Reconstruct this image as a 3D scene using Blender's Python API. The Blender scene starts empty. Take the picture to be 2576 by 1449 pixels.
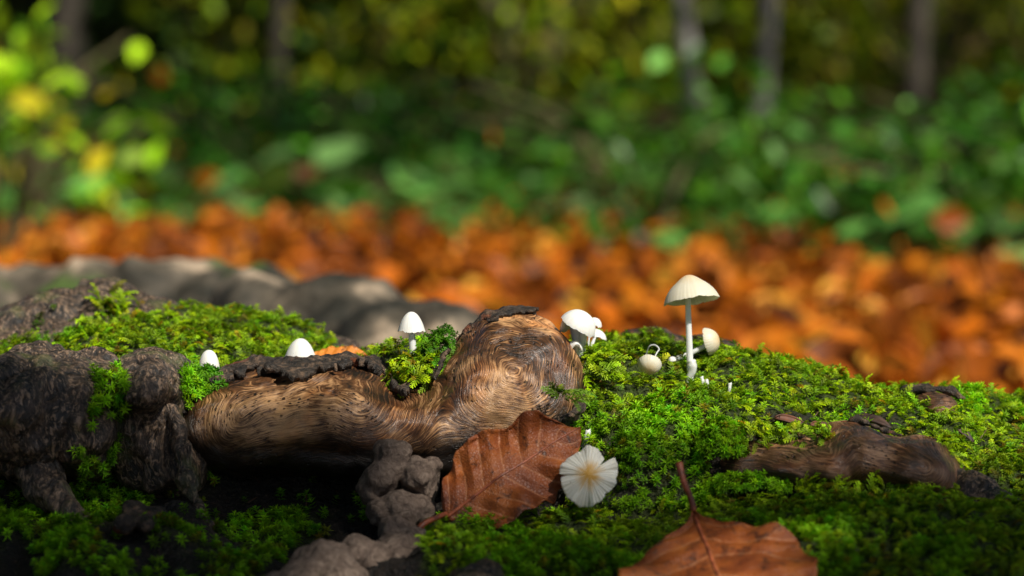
import bpy, math, random
import numpy as np
from mathutils import Vector, Matrix
from mathutils.bvhtree import BVHTree

# ------------------------------------------------------------------ camera, light, exposure
scn = bpy.context.scene
col = scn.collection
CAM_H = 0.27
TANP = 424.0 / 7155.6
PITCH = math.atan(TANP)
FPX, CX, CY = 7155.6, 1288.0, 724.5          # lens in pixels of a 2576 px wide picture
cam_d = bpy.data.cameras.new('camera')
cam_d.lens = 100.0
cam_d.sensor_width = 36.0
cam_d.clip_start = 0.01
cam_d.clip_end = 500.0
cam_d.dof.use_dof = True
cam_d.dof.focus_distance = 0.985
cam_d.dof.aperture_fstop = 10.0
cam_d.dof.aperture_blades = 9
cam = bpy.data.objects.new('camera', cam_d)
cam.location = (0, 0, CAM_H)
cam.rotation_euler = (math.pi / 2 - PITCH, 0, 0)
col.objects.link(cam)
scn.camera = cam

SUN_EL, SUN_AZ = math.radians(46), math.radians(36)   # azimuth: from behind the camera, towards its right
sdir = Vector((math.sin(SUN_AZ) * math.cos(SUN_EL), -math.cos(SUN_AZ) * math.cos(SUN_EL), math.sin(SUN_EL)))
world = bpy.data.worlds.new('World')
scn.world = world
world.use_nodes = True
wn = world.node_tree.nodes
sky = wn.new('ShaderNodeTexSky')
sky.sky_type = 'NISHITA'
sky.sun_disc = False
sky.sun_elevation = SUN_EL
sky.sun_rotation = math.atan2(sdir.x, sdir.y)
world.node_tree.links.new(sky.outputs[0], wn['Background'].inputs[0])
wn['Background'].inputs[1].default_value = 0.05
sun_d = bpy.data.lights.new('sun', 'SUN')
sun_d.energy = 5.0
sun_d.angle = math.radians(0.6)
sun_d.color = (1.0, 0.94, 0.84)
sun = bpy.data.objects.new('sun', sun_d)
sun.rotation_euler = sdir.to_track_quat('Z', 'Y').to_euler()
sun.location = sdir * 20
col.objects.link(sun)
vs = scn.view_settings
vs.view_transform = 'Standard'
vs.look = 'None'
vs.exposure = 0.42
vs.gamma = 1.0
vs.use_curve_mapping = False
cy = scn.cycles
cy.max_bounces = 7
cy.diffuse_bounces = 3
cy.glossy_bounces = 2
cy.transmission_bounces = 4
cy.transparent_max_bounces = 4
cy.use_denoising = True
cy.sample_clamp_indirect = 6.0

R = np.random.default_rng(7)
random.seed(7)

# ------------------------------------------------------------------ helpers
def W(px, py, d):
    """a picture position and a distance along the view axis -> a point of the place"""
    u, v = (px - CX) / FPX, (py - CY) / FPX
    c, s = math.cos(PITCH), math.sin(PITCH)
    return Vector((d * u, d * (c - v * s), CAM_H + d * (-s - v * c)))

def proj(P):
    """points (n,3) -> picture positions (n,2)"""
    P = np.asarray(P, float)
    c, s = math.cos(PITCH), math.sin(PITCH)
    y, z = P[:, 1], P[:, 2] - CAM_H
    d = y * c - z * s
    up = y * s + z * c
    return np.stack([CX + FPX * P[:, 0] / d, CY - FPX * up / d], 1)

PXM = 1.0 / FPX      # one picture unit at 1 m, in metres

def tag(o, label=None, cat=None, group=None, kind=None):
    if label: o['label'] = label
    if cat: o['category'] = cat
    if group: o['group'] = group
    if kind: o['kind'] = kind
    return o

def empty(name, loc):
    o = bpy.data.objects.new(name, None)
    o.empty_display_size = 0.01
    o.location = loc
    col.objects.link(o)
    return o

def link(name, me, mat=None, parent=None, loc=None):
    o = bpy.data.objects.new(name, me)
    col.objects.link(o)
    if mat is not None and not me.materials: me.materials.append(mat)
    if parent is not None:
        o.parent = parent
        # meshes are written in world coordinates: undo the parent's place
        if loc is None: o.matrix_parent_inverse = Matrix.Translation(-parent.location)
    if loc is not None: o.location = loc
    return o

def mesh(name, V, Fc, smooth=True, colr=None, attrs=None):
    """V (n,3), Fc (m,k) all of one size or a list of lists"""
    me = bpy.data.meshes.new(name)
    V = np.asarray(V, np.float32)
    if isinstance(Fc, np.ndarray):
        m, k = Fc.shape
        me.vertices.add(len(V)); me.vertices.foreach_set('co', V.ravel())
        me.loops.add(m * k); me.loops.foreach_set('vertex_index', Fc.astype(np.int32).ravel())
        me.polygons.add(m)
        me.polygons.foreach_set('loop_start', np.arange(0, m * k, k, dtype=np.int32))
        me.polygons.foreach_set('loop_total', np.full(m, k, np.int32))
        me.update(calc_edges=True)
    else:
        me.from_pydata([tuple(v) for v in V], [], Fc)
    if smooth:
        me.polygons.foreach_set('use_smooth', np.ones(len(me.polygons), bool))
    if colr is not None:
        a = me.color_attributes.new('col', 'FLOAT_COLOR', 'POINT')
        c4 = np.ones((len(V), 4), np.float32); c4[:, :3] = colr
        a.data.foreach_set('color', c4.ravel())
    for k_, val in (attrs or {}).items():
        a = me.attributes.new(k_, 'FLOAT', 'POINT')
        a.data.foreach_set('value', np.asarray(val, np.float32))
    me.validate()
    return me

def hash3(i, j, k, seed):
    n = (i * 374761393 + j * 668265263 + k * 2147483647 + seed * 974634541) & 0xffffffff
    n = ((n ^ (n >> 13)) * 1274126177) & 0xffffffff
    n = n ^ (n >> 16)
    return (n & 0xffff) / 32767.5 - 1.0

def noise3(P, scale, seed=0, octaves=3, rough=0.5):
    P = np.asarray(P, float) * scale
    out = np.zeros(len(P)); amp = 1.0
    for o in range(octaves):
        b = np.floor(P).astype(np.int64); f = P - b
        f = f * f * (3 - 2 * f)
        acc = 0
        for dx in (0, 1):
            for dy in (0, 1):
                for dz in (0, 1):
                    w = (f[:, 0] if dx else 1 - f[:, 0]) * (f[:, 1] if dy else 1 - f[:, 1]) * (f[:, 2] if dz else 1 - f[:, 2])
                    acc = acc + w * hash3(b[:, 0] + dx, b[:, 1] + dy, b[:, 2] + dz, seed + o * 17)
        out += amp * acc
        P = P * 2.03; amp *= rough
    return out

def normals(V, Fc):
    t = V[Fc[:, 1]] - V[Fc[:, 0]]; b = V[Fc[:, 2]] - V[Fc[:, 0]]
    n = np.cross(t, b)
    N = np.zeros_like(V)
    for k in range(Fc.shape[1]): np.add.at(N, Fc[:, k], n)
    return N / (np.linalg.norm(N, axis=1, keepdims=True) + 1e-12)

def surface_nets(G, org, h):
    nx, ny, nz = G.shape
    S = G < 0
    cnt = np.zeros((nx - 1, ny - 1, nz - 1), np.int8)
    for a in (0, 1):
        for b in (0, 1):
            for c in (0, 1):
                cnt += S[a:nx - 1 + a, b:ny - 1 + b, c:nz - 1 + c]
    idx = np.argwhere((cnt > 0) & (cnt < 8))
    ids = np.full(cnt.shape, -1, np.int64)
    ids[idx[:, 0], idx[:, 1], idx[:, 2]] = np.arange(len(idx))
    corners = np.array([(a, b, c) for a in (0, 1) for b in (0, 1) for c in (0, 1)])
    vals = [G[idx[:, 0] + c[0], idx[:, 1] + c[1], idx[:, 2] + c[2]] for c in corners]
    acc = np.zeros((len(idx), 3)); num = np.zeros(len(idx))
    for i in range(8):
        for j in range(i + 1, 8):
            if np.abs(corners[i] - corners[j]).sum() != 1: continue
            f0, f1 = vals[i], vals[j]
            x = (f0 < 0) != (f1 < 0)
            t = np.where(x, f0 / np.where(f0 == f1, 1, f0 - f1), 0)
            p = corners[i] + t[:, None] * (corners[j] - corners[i])
            acc += p * x[:, None]; num += x
    V = (idx + acc / num[:, None]) * h + org
    quads = []
    for ax in range(3):
        A = np.take(S, range(0, S.shape[ax] - 1), ax); B = np.take(S, range(1, S.shape[ax]), ax)
        e = np.argwhere(A != B)
        u, v = (ax + 1) % 3, (ax + 2) % 3
        ok = (e[:, u] > 0) & (e[:, v] > 0) & (e[:, u] < S.shape[u] - 1) & (e[:, v] < S.shape[v] - 1)
        e = e[ok]
        def cell(du, dv):
            q = e.copy(); q[:, u] -= du; q[:, v] -= dv
            return ids[q[:, 0], q[:, 1], q[:, 2]]
        q = np.stack([cell(1, 1), cell(0, 1), cell(0, 0), cell(1, 0)], 1)
        flip = ~S[e[:, 0], e[:, 1], e[:, 2]]
        q[flip] = q[flip][:, ::-1]
        quads.append(q)
    Q = np.concatenate(quads)
    return V, Q[(Q >= 0).all(1)]

def blob_mesh(prims, h, k, pad=0.012, off=0.0):
    """smooth union of ellipsoids ('e', c, r, rotz) and capsules ('c', a, b, ra, rb)"""
    lo, hi = np.full(3, 1e9), np.full(3, -1e9)
    for p in prims:
        if p[0] == 'e':
            c, r = np.array(p[1]), np.array(p[2]); lo = np.minimum(lo, c - r.max()); hi = np.maximum(hi, c + r.max())
        else:
            for q, rr in ((p[1], p[3]), (p[2], p[4])):
                lo = np.minimum(lo, np.array(q) - rr); hi = np.maximum(hi, np.array(q) + rr)
    lo -= pad; hi += pad
    n = np.ceil((hi - lo) / h).astype(int) + 1
    ax = [lo[i] + h * np.arange(n[i]) for i in range(3)]
    G = np.full(n, 1.0)
    X, Y, Z = np.meshgrid(*ax, indexing='ij', sparse=True)
    for p in prims:
        if p[0] == 'e':
            c, r = p[1], p[2]; a = p[3] if len(p) > 3 else 0.0
            ca, sa = math.cos(a), math.sin(a)
            dx, dy, dz = X - c[0], Y - c[1], Z - c[2]
            lx, lz = dx * ca + dz * sa, -dx * sa + dz * ca      # turned about the y axis
            k0 = np.sqrt((lx / r[0]) ** 2 + (dy / r[1]) ** 2 + (lz / r[2]) ** 2)
            k1 = np.sqrt((lx / r[0] ** 2) ** 2 + (dy / r[1] ** 2) ** 2 + (lz / r[2] ** 2) ** 2) + 1e-9
            D = k0 * (k0 - 1) / k1
        else:
            a, b = np.array(p[1]), np.array(p[2]); ab = b - a
            t = ((X - a[0]) * ab[0] + (Y - a[1]) * ab[1] + (Z - a[2]) * ab[2]) / (ab @ ab + 1e-12)
            t = np.clip(t, 0, 1)
            D = np.sqrt((X - a[0] - t * ab[0]) ** 2 + (Y - a[1] - t * ab[1]) ** 2 + (Z - a[2] - t * ab[2]) ** 2) - (p[3] + (p[4] - p[3]) * t)
        hh = np.maximum(k - np.abs(G - D), 0) / k
        G = np.minimum(G, D) - hh * hh * k * 0.25
    return surface_nets(G - off, lo, h)

def E(px, py, d, rx, ry, rd, rot=0.0):
    c = W(px, py, d); s = d * PXM
    return ('e', tuple(c), (rx * s, rd, ry * s), math.radians(rot))

def C(a, b, ra, rb):
    s = PXM
    return ('c', tuple(W(*a)), tuple(W(*b)), ra * s, rb * s)

def catmull(pts, n):
    P = np.array(pts, float)
    P = np.vstack([2 * P[0] - P[1], P, 2 * P[-1] - P[-2]])
    m = len(pts) - 1
    out = []
    for s in np.linspace(0, m, n):
        i = min(int(s), m - 1); t = s - i
        p0, p1, p2, p3 = P[i:i + 4]
        out.append(0.5 * ((2 * p1) + (-p0 + p2) * t + (2 * p0 - 5 * p1 + 4 * p2 - p3) * t * t + (-p0 + 3 * p1 - 3 * p2 + p3) * t ** 3))
    return np.array(out)

def euler_mats(rx, ry, rz):
    cx, sx, cy_, sy, cz, sz = np.cos(rx), np.sin(rx), np.cos(ry), np.sin(ry), np.cos(rz), np.sin(rz)
    z, o = np.zeros_like(rx), np.ones_like(rx)
    A = np.stack([np.stack([o, z, z], -1), np.stack([z, cx, -sx], -1), np.stack([z, sx, cx], -1)], -2)
    B = np.stack([np.stack([cy_, z, sy], -1), np.stack([z, o, z], -1), np.stack([-sy, z, cy_], -1)], -2)
    D = np.stack([np.stack([cz, -sz, z], -1), np.stack([sz, cz, z], -1), np.stack([z, z, o], -1)], -2)
    return D @ B @ A

def tube(pts, radii, n=24, sides=12, wob=0.0, seed=0):
    P = catmull(pts, n); r = np.interp(np.linspace(0, 1, n), np.linspace(0, 1, len(radii)), radii)
    T = np.gradient(P, axis=0); T /= np.linalg.norm(T, axis=1, keepdims=True) + 1e-12
    ref = np.array([0.0, 1.0, 0.0]) if abs(T[0][1]) < 0.9 else np.array([1.0, 0, 0])
    V = []
    for i in range(n):
        a = ref - T[i] * (ref @ T[i]); a /= np.linalg.norm(a); ref = a
        b = np.cross(T[i], a)
        th = np.linspace(0, 2 * np.pi, sides, endpoint=False)
        V.append(P[i] + r[i] * (np.cos(th)[:, None] * a + np.sin(th)[:, None] * b))
    V = np.concatenate(V)
    if wob: V = V + wob * np.stack([noise3(V, 0.6 / max(radii), seed + q, 2) for q in range(3)], 1)
    i, j = np.meshgrid(np.arange(n - 1), np.arange(sides), indexing='ij')
    j2 = (j + 1) % sides
    Q = np.stack([i * sides + j, i * sides + j2, (i + 1) * sides + j2, (i + 1) * sides + j], -1).reshape(-1, 4)
    V = np.vstack([V, P[0], P[-1]])
    c0, c1 = len(V) - 2, len(V) - 1
    jj = np.arange(sides); j2 = (jj + 1) % sides
    caps = np.vstack([np.stack([np.full(sides, c0), j2, jj, jj], 1), np.stack([np.full(sides, c1), (n - 1) * sides + jj, (n - 1) * sides + j2, (n - 1) * sides + j2], 1)])
    faces = [list(q) for q in Q] + [[int(c[0]), int(c[1]), int(c[2])] for c in caps]
    return V, faces

def join(parts):
    Vs, Fs, o = [], [], 0
    for V, Fq in parts:
        Vs.append(np.asarray(V)); Fs += [[int(i) + o for i in f] for f in Fq]; o += len(V)
    return np.vstack(Vs), Fs

# ------------------------------------------------------------------ materials
class NT:
    def __init__(s, name):
        s.m = bpy.data.materials.new(name); s.m.use_nodes = True
        s.t = s.m.node_tree; s.n = s.t.nodes; s.b = s.n['Principled BSDF']
        s.out = s.n['Material Output']
    def node(s, typ, **kw):
        x = s.n.new(typ)
        for k, v in kw.items(): setattr(x, k, v)
        return x
    def set(s, sock, v):
        if isinstance(v, bpy.types.NodeSocket): s.t.links.new(v, sock)
        elif isinstance(v, (tuple, list)) and len(v) == 3 and sock.type == 'RGBA': sock.default_value = (*v, 1)
        else: sock.default_value = v
    def pos(s): return s.node('ShaderNodeNewGeometry').outputs['Position']
    def obj(s): return s.node('ShaderNodeTexCoord').outputs['Object']
    def attr(s, name, out='Fac'):
        a = s.node('ShaderNodeAttribute'); a.attribute_name = name; return a.outputs[out]
    def noise(s, vec, scale, detail=4, rough=0.6, dist=0.0, out='Fac'):
        x = s.node('ShaderNodeTexNoise'); s.set(x.inputs['Vector'], vec)
        for k, v in (('Scale', scale), ('Detail', detail), ('Roughness', rough), ('Distortion', dist)): x.inputs[k].default_value = v
        return x.outputs[out]
    def voro(s, vec, scale, feature='F1', rnd=1.0, out='Distance'):
        x = s.node('ShaderNodeTexVoronoi', feature=feature); s.set(x.inputs['Vector'], vec)
        x.inputs['Scale'].default_value = scale; x.inputs['Randomness'].default_value = rnd
        return x.outputs[out]
    def math(s, op, a, b=0.0, c=0.0, clamp=False):
        x = s.node('ShaderNodeMath', operation=op); x.use_clamp = clamp
        for i, v in enumerate((a, b, c)): s.set(x.inputs[i], v)
        return x.outputs[0]
    def ramp(s, f, stops):
        x = s.node('ShaderNodeValToRGB'); s.set(x.inputs[0], f)
        e = x.color_ramp.elements
        while len(e) < len(stops): e.new(0.5)
        for q, (p, c) in zip(e, stops):
            q.position = p
            q.color = (c, c, c, 1) if isinstance(c, (int, float)) else (*c, 1)
        return x.outputs[0]
    def mix(s, f, a, b, blend='MIX'):
        x = s.node('ShaderNodeMix', data_type='RGBA', blend_type=blend)
        s.set(x.inputs[0], f); s.set(x.inputs[6], a); s.set(x.inputs[7], b)
        return x.outputs[2]
    def comb(s, x, y, z):
        c = s.node('ShaderNodeCombineXYZ')
        for i, v in enumerate((x, y, z)): s.set(c.inputs[i], v)
        return c.outputs[0]
    def sep(s, v):
        c = s.node('ShaderNodeSeparateXYZ'); s.set(c.inputs[0], v); return c.outputs
    def bump(s, h, strength, dist):
        x = s.node('ShaderNodeBump'); s.set(x.inputs['Height'], h)
        x.inputs['Strength'].default_value = strength; x.inputs['Distance'].default_value = dist
        return x.outputs[0]
    def done(s, color, rough=0.6, normal=None, spec=0.5, **kw):
        s.set(s.b.inputs['Base Color'], color); s.set(s.b.inputs['Roughness'], rough)
        s.b.inputs['Specular IOR Level'].default_value = spec
        if normal is not None: s.set(s.b.inputs['Normal'], normal)
        for k, v in kw.items(): s.set(s.b.inputs[k.replace('_', ' ')], v)
        return s.m
    def translucent(s, color, f):
        t = s.node('ShaderNodeBsdfTranslucent'); s.set(t.inputs[0], color)
        m = s.node('ShaderNodeMixShader'); s.set(m.inputs[0], f)
        s.t.links.new(s.b.outputs[0], m.inputs[1]); s.t.links.new(t.outputs[0], m.inputs[2])
        s.t.links.new(m.outputs[0], s.out.inputs[0])
        return s.m

M = {}
# burl wood: streaks that follow the grain attribute g (mm across the grain)
def burl_mat(name, light, mid, dark, gold):
    t = NT(name)
    p = t.pos(); g = t.attr('g'); x, y, z = t.sep(p)
    wob = t.noise(p, 70, 2)
    g2 = t.math('ADD', g, t.math('MULTIPLY', wob, 2.2))
    v1 = t.comb(t.math('MULTIPLY', g2, 2.8), t.math('MULTIPLY', x, 130), t.math('MULTIPLY', z, 130))
    s1 = t.noise(v1, 1.0, 5, 0.62)
    v2 = t.comb(t.math('MULTIPLY', g2, 6.0), t.math('MULTIPLY', x, 260), t.math('MULTIPLY', z, 260))
    s2 = t.noise(v2, 1.0, 3, 0.6)
    v3 = t.comb(t.math('MULTIPLY', g2, 0.9), t.math('MULTIPLY', x, 420), t.math('MULTIPLY', z, 420))
    pore = t.voro(v3, 1.0)
    pore = t.ramp(pore, [(0.16, 1.0), (0.28, 0.0)])
    pz = t.ramp(t.noise(p, 55, 2), [(0.44, 0.0), (0.56, 1.0)])
    pore = t.math('MULTIPLY', pore, pz)
    st = t.math('ADD', t.math('MULTIPLY', s1, 0.6), t.math('MULTIPLY', s2, 0.5))
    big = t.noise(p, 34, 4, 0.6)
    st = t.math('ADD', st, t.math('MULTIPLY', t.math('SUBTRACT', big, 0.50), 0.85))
    c = t.ramp(st, [(0.42, dark), (0.56, mid), (0.73, light)])
    c = t.mix(t.ramp(t.noise(p, 60, 2), [(0.52, 0.0), (0.66, 0.75)]), c, t.mix(0.6, c, gold, 'MULTIPLY'))
    c = t.mix(t.math('MULTIPLY', t.attr('dirt_shade'), 0.93), c, (0.012, 0.008, 0.005))
    c = t.mix(pore, c, (0.008, 0.005, 0.003))
    h = t.math('SUBTRACT', t.math('MULTIPLY', st, 1.2), pore)
    return t.done(c, t.ramp(s2, [(0.3, 0.48), (0.7, 0.26)]), t.bump(h, 1.0, 0.0005), 0.6)
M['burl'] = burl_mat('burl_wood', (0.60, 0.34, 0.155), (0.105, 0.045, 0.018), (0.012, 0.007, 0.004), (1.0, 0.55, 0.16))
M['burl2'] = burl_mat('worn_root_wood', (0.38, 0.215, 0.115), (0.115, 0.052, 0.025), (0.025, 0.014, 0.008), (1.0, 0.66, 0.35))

t = NT('black_bark')
p = t.pos()
n1 = t.noise(p, 260, 6, 0.7); n2 = t.noise(p, 900, 4, 0.7); v = t.voro(p, 420, 'F1')
c = t.ramp(n1, [(0.36, (0.005, 0.004, 0.003)), (0.52, (0.040, 0.028, 0.019)), (0.66, (0.20, 0.125, 0.075))])
c = t.mix(t.ramp(t.noise(p, 95, 2), [(0.60, 0.0), (0.70, 0.8)]), c, t.ramp(n2, [(0.35, (0.03, 0.009, 0.003)), (0.7, (0.42, 0.10, 0.02))]))
M['bark'] = t.done(c, t.ramp(n2, [(0.3, 0.8), (0.65, 0.35)]), t.bump(t.math('ADD', n1, t.math('MULTIPLY', n2, 0.5)), 1.0, 0.0022), 0.45)

t = NT('wet_knob_bark')
p = t.pos()
x, y, z = t.sep(p)
pw = t.comb(t.math('ADD', x, t.math('MULTIPLY', t.noise(p, 40, 2), .012)), y, t.math('MULTIPLY', t.math('ADD', z, t.math('MULTIPLY', t.noise(p, 33, 2), .010)), 0.38))
n1 = t.noise(pw, 190, 5, 0.65, 0.8); n2 = t.noise(pw, 760, 4, 0.7, 0.6); n3 = t.noise(p, 60, 3)
c = t.ramp(n1, [(0.38, (0.006, 0.005, 0.004)), (0.54, (0.045, 0.029, 0.019)), (0.72, (0.13, 0.085, 0.055))])
c = t.mix(t.ramp(n2, [(0.52, 0.0), (0.60, 0.9)]), c, (0.25, 0.165, 0.105))
c = t.mix(t.ramp(n2, [(0.36, 0.85), (0.46, 0.0)]), c, (0.005, 0.004, 0.003))
c = t.mix(t.ramp(n3, [(0.55, 0.0), (0.68, 0.5)]), c, (0.10, 0.12, 0.03))
M['knob'] = t.done(c, t.ramp(n2, [(0.35, 0.6), (0.7, 0.28)]), t.bump(t.math('ADD', t.math('MULTIPLY', n1, 2.0), t.math('MULTIPLY', n2, 0.6)), 1.0, 0.0015), 0.55)

t = NT('grey_root_bark')
p = t.pos()
n1 = t.noise(p, 17, 5, 0.65); n2 = t.noise(p, 120, 4, 0.6)
c = t.ramp(n1, [(0.40, (0.018, 0.017, 0.012)), (0.53, (0.085, 0.07, 0.05)), (0.64, (0.34, 0.26, 0.18))])
c = t.mix(t.ramp(t.noise(p, 14, 2), [(0.55, 0.0), (0.64, 0.9)]), c, (0.05, 0.09, 0.015))
M['greyroot'] = t.done(c, 0.75, t.bump(n2, 0.7, 0.004), 0.3)

t = NT('dark_humus')
p = t.pos()
n1 = t.noise(p, 420, 6, 0.75); n2 = t.voro(p, 700)
c = t.ramp(n1, [(0.42, (0.004, 0.003, 0.002)), (0.60, (0.022, 0.014, 0.009)), (0.74, (0.09, 0.05, 0.025))])
c = t.mix(t.ramp(t.noise(p, 1300, 2), [(0.68, 0.0), (0.74, 0.6)]), c, (0.22, 0.13, 0.07))
c = t.mix(t.math('MULTIPLY', t.attr('moss'), t.ramp(n1, [(0.35, 0.25), (0.6, 0.9)])), c, (0.045, 0.075, 0.004))
M['humus'] = t.done(c, 0.65, t.bump(t.math('ADD', n1, n2), 1.0, 0.002), 0.4)

t = NT('moss_leaf')
cA = t.attr('col', 'Color')
t.done(cA, 0.5, None, 0.22)
M['moss'] = t.translucent(t.mix(0.5, cA, (1.0, 1.0, 0.25), 'MULTIPLY'), 0.38)

def leaf_ramp(t, f):
    return t.ramp(f, [(0, (0.045, 0.012, 0.004)), (0.2, (0.18, 0.045, 0.005)), (0.45, (0.48, 0.115, 0.004)), (0.65, (0.64, 0.205, 0.008)), (0.82, (0.56, 0.14, 0.015)), (1, (0.74, 0.38, 0.04))])
t = NT('fallen_leaf_brown')
oi = t.node('ShaderNodeObjectInfo').outputs['Random']
c = leaf_ramp(t, oi)
c = t.mix(t.ramp(t.noise(t.obj(), 60, 3), [(0.5, 0.0), (0.7, 0.5)]), c, (0.16, 0.05, 0.015))
t.done(c, 0.45, None, 0.22)
M['litter'] = t.translucent(c, 0.25)
t = NT('leaf_litter_brown')
c = t.attr('col', 'Color')
t.done(c, 0.45, None, 0.22)
M['litter_stuff'] = t.translucent(c, 0.25)

t = NT('forest_floor_soil')
p = t.pos()
n1 = t.noise(p, 9, 6, 0.7); n2 = t.noise(p, 45, 4, 0.7)
c = t.ramp(n1, [(0.35, (0.016, 0.010, 0.006)), (0.55, (0.06, 0.030, 0.013)), (0.72, (0.15, 0.065, 0.02))])
M['floor'] = t.done(c, 0.9, t.bump(n2, 0.8, 0.02), 0.2)

def green_mat(name, rough, spec, tr):
    t = NT(name)
    c = t.attr('col', 'Color')
    t.done(c, rough, None, spec)
    return t.translucent(t.mix(1.0, c, (1.0, 1.0, 0.4), 'MULTIPLY'), tr)
M['bramble'] = green_mat('glossy_bramble_leaf', 0.36, 0.22, 0.35)
M['foliage'] = green_mat('understorey_leaf', 0.45, 0.15, 0.4)

def trunk_mat(name, a, b):
    t = NT(name)
    p = t.pos()
    n1 = t.noise(p, 12, 5, 0.65); n2 = t.noise(p, 60, 3)
    c = t.ramp(n1, [(0.35, a), (0.65, b)])
    return t.done(c, 0.8, t.bump(n2, 0.6, 0.01), 0.3)
M['trunk_pale'] = trunk_mat('pale_grey_trunk_bark', (0.12, 0.11, 0.10), (0.34, 0.32, 0.29))
M['trunk_brown'] = trunk_mat('brown_trunk_bark', (0.018, 0.014, 0.010), (0.06, 0.05, 0.036))  # bark tone lowered to stand for shade on the far trunks
M['stem_green'] = trunk_mat('green_brown_stem', (0.05, 0.05, 0.02), (0.12, 0.10, 0.04))

def shroom_mat(name, base, warm, lo, hi):
    t = NT(name)
    # warm tint towards the crown of the cap (attribute tip) and faint specks of dirt
    p = t.pos()
    f = t.ramp(t.attr('tip'), [(lo, 0.0), (hi, 1.0)])
    c = t.mix(f, base, warm)
    c = t.mix(t.ramp(t.noise(p, 1500, 2), [(0.74, 0.0), (0.78, 0.8)]), c, (0.12, 0.06, 0.02))
    c = t.mix(t.ramp(t.noise(p, 260, 3), [(0.4, 0.0), (0.75, 0.25)]), c, (0.74, 0.70, 0.58))
    t.done(c, 0.42, t.bump(t.noise(p, 900, 3), 0.15, 0.0004), 0.4, Subsurface_Weight=0.6, Subsurface_Radius=(1.0, 0.9, 0.75), Subsurface_Scale=0.0022)
    return t.translucent(c, 0.32)
M['cap_white'] = shroom_mat('white_mushroom_cap', (0.86, 0.86, 0.82), (0.88, 0.87, 0.82), 0.3, 1.0)
M['cap_cream'] = shroom_mat('cream_mushroom_cap', (0.74, 0.70, 0.56), (0.78, 0.56, 0.28), 0.40, 1.05)
M['stem_white'] = shroom_mat('white_mushroom_stem', (0.80, 0.81, 0.78), (0.80, 0.80, 0.74), 0.3, 1.0)
M['splay'] = shroom_mat('splayed_mushroom_cap', (0.86, 0.83, 0.72), (0.70, 0.38, 0.07), 0.40, 0.82)

def dead_leaf_mat(name, dark, mid, light):
    t = NT(name)
    p = t.pos()
    n = t.noise(p, 70, 5, 0.65); n2 = t.noise(p, 190, 5, 0.7, 1.0)
    c = t.ramp(n, [(0.32, dark), (0.5, mid), (0.68, light)])
    c = t.mix(t.ramp(n2, [(0.53, 0.0), (0.64, 0.85)]), c, (0.04, 0.013, 0.006))
    c = t.mix(t.attr('vein'), c, t.mix(0.7, light, (0.50, 0.24, 0.12)))
    cell = t.voro(p, 1000, 'DISTANCE_TO_EDGE')
    t.done(c, 0.48, t.bump(t.math('ADD', t.math('MULTIPLY', t.ramp(cell, [(0.0, 0.0), (0.2, 1.0)]), 0.4), n2), 0.5, 0.0006), 0.4)
    return t.translucent(c, 0.12)
M['hero_leaf'] = dead_leaf_mat('russet_beech_leaf', (0.10, 0.022, 0.007), (0.22, 0.054, 0.011), (0.34, 0.10, 0.02))
M['front_leaf'] = dead_leaf_mat('amber_beech_leaf', (0.12, 0.026, 0.006), (0.23, 0.058, 0.010), (0.33, 0.10, 0.018))
M['orange_leaf'] = dead_leaf_mat('orange_beech_leaf', (0.48, 0.15, 0.02), (0.65, 0.22, 0.025), (0.75, 0.32, 0.05))
t = NT('leaf_stalk')
c = t.ramp(t.noise(t.pos(), 200, 3), [(0.4, (0.10, 0.022, 0.008)), (0.6, (0.32, 0.08, 0.03))])
M['stalk'] = t.done(c, 0.45)

t = NT('taupe_fungus')
p = t.pos()
n = t.noise(p, 260, 6, 0.68, 1.6); n2 = t.noise(p, 800, 4, 0.7)
c = t.ramp(n, [(0.32, (0.075, 0.05, 0.038)), (0.5, (0.17, 0.12, 0.09)), (0.68, (0.28, 0.21, 0.16))])
M['fungus'] = t.done(c, t.ramp(n2, [(0.3, 0.55), (0.7, 0.8)]), t.bump(t.math('ADD', n, t.math('MULTIPLY', n2, 0.3)), 0.9, 0.0030), 0.4)
t = NT('dark_husk')
M['husk'] = t.done(t.ramp(t.noise(t.pos(), 300, 3), [(0.35, (0.015, 0.009, 0.007)), (0.65, (0.07, 0.036, 0.024))]), 0.7)
t = NT('red_husk')
M['husk_red'] = t.done(t.ramp(t.noise(t.pos(), 300, 3), [(0.35, (0.04, 0.014, 0.008)), (0.65, (0.13, 0.045, 0.02))]), 0.7)

# ------------------------------------------------------------------ forest floor
def ground_z(x, y):
    b = np.clip((y - 9.0) / 16.0, 0, None)
    return 0.02 * np.sin(x * 1.7 + 0.6) * np.sin(y * 1.1) * np.clip((y - 2) / 2, 0, 1) + 3.2 * b ** 1.5
ys = np.concatenate([np.linspace(-60, -4, 8), np.linspace(-3, 14, 120), np.linspace(14.5, 40, 40), np.linspace(45, 220, 12)])
xs = np.concatenate([np.linspace(-160, -12, 14), np.linspace(-11, 11, 110), np.linspace(12, 160, 14)])
XX, YY = np.meshgrid(xs, ys, indexing='ij')
ZZ = np.minimum(ground_z(XX, YY), 9.0)
V = np.stack([XX, YY, ZZ], -1).reshape(-1, 3)
i, j = np.meshgrid(np.arange(len(xs) - 1), np.arange(len(ys) - 1), indexing='ij')
nY = len(ys)
Q = np.stack([i * nY + j, (i + 1) * nY + j, (i + 1) * nY + j + 1, i * nY + j + 1], -1).reshape(-1, 4)
fl = link('forest_floor', mesh('forest_floor', V, Q), M['floor'])
tag(fl, 'brown soil of the forest floor under the fallen leaves', 'ground', kind='structure')

# ------------------------------------------------------------------ the mossy log
LOG = empty('mossy_log', (0, 1.02, 0.0))
tag(LOG, 'gnarled mossy log with a swirled burl, dark bark and white mushrooms', 'log')
MOSS_UP = 20
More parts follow.
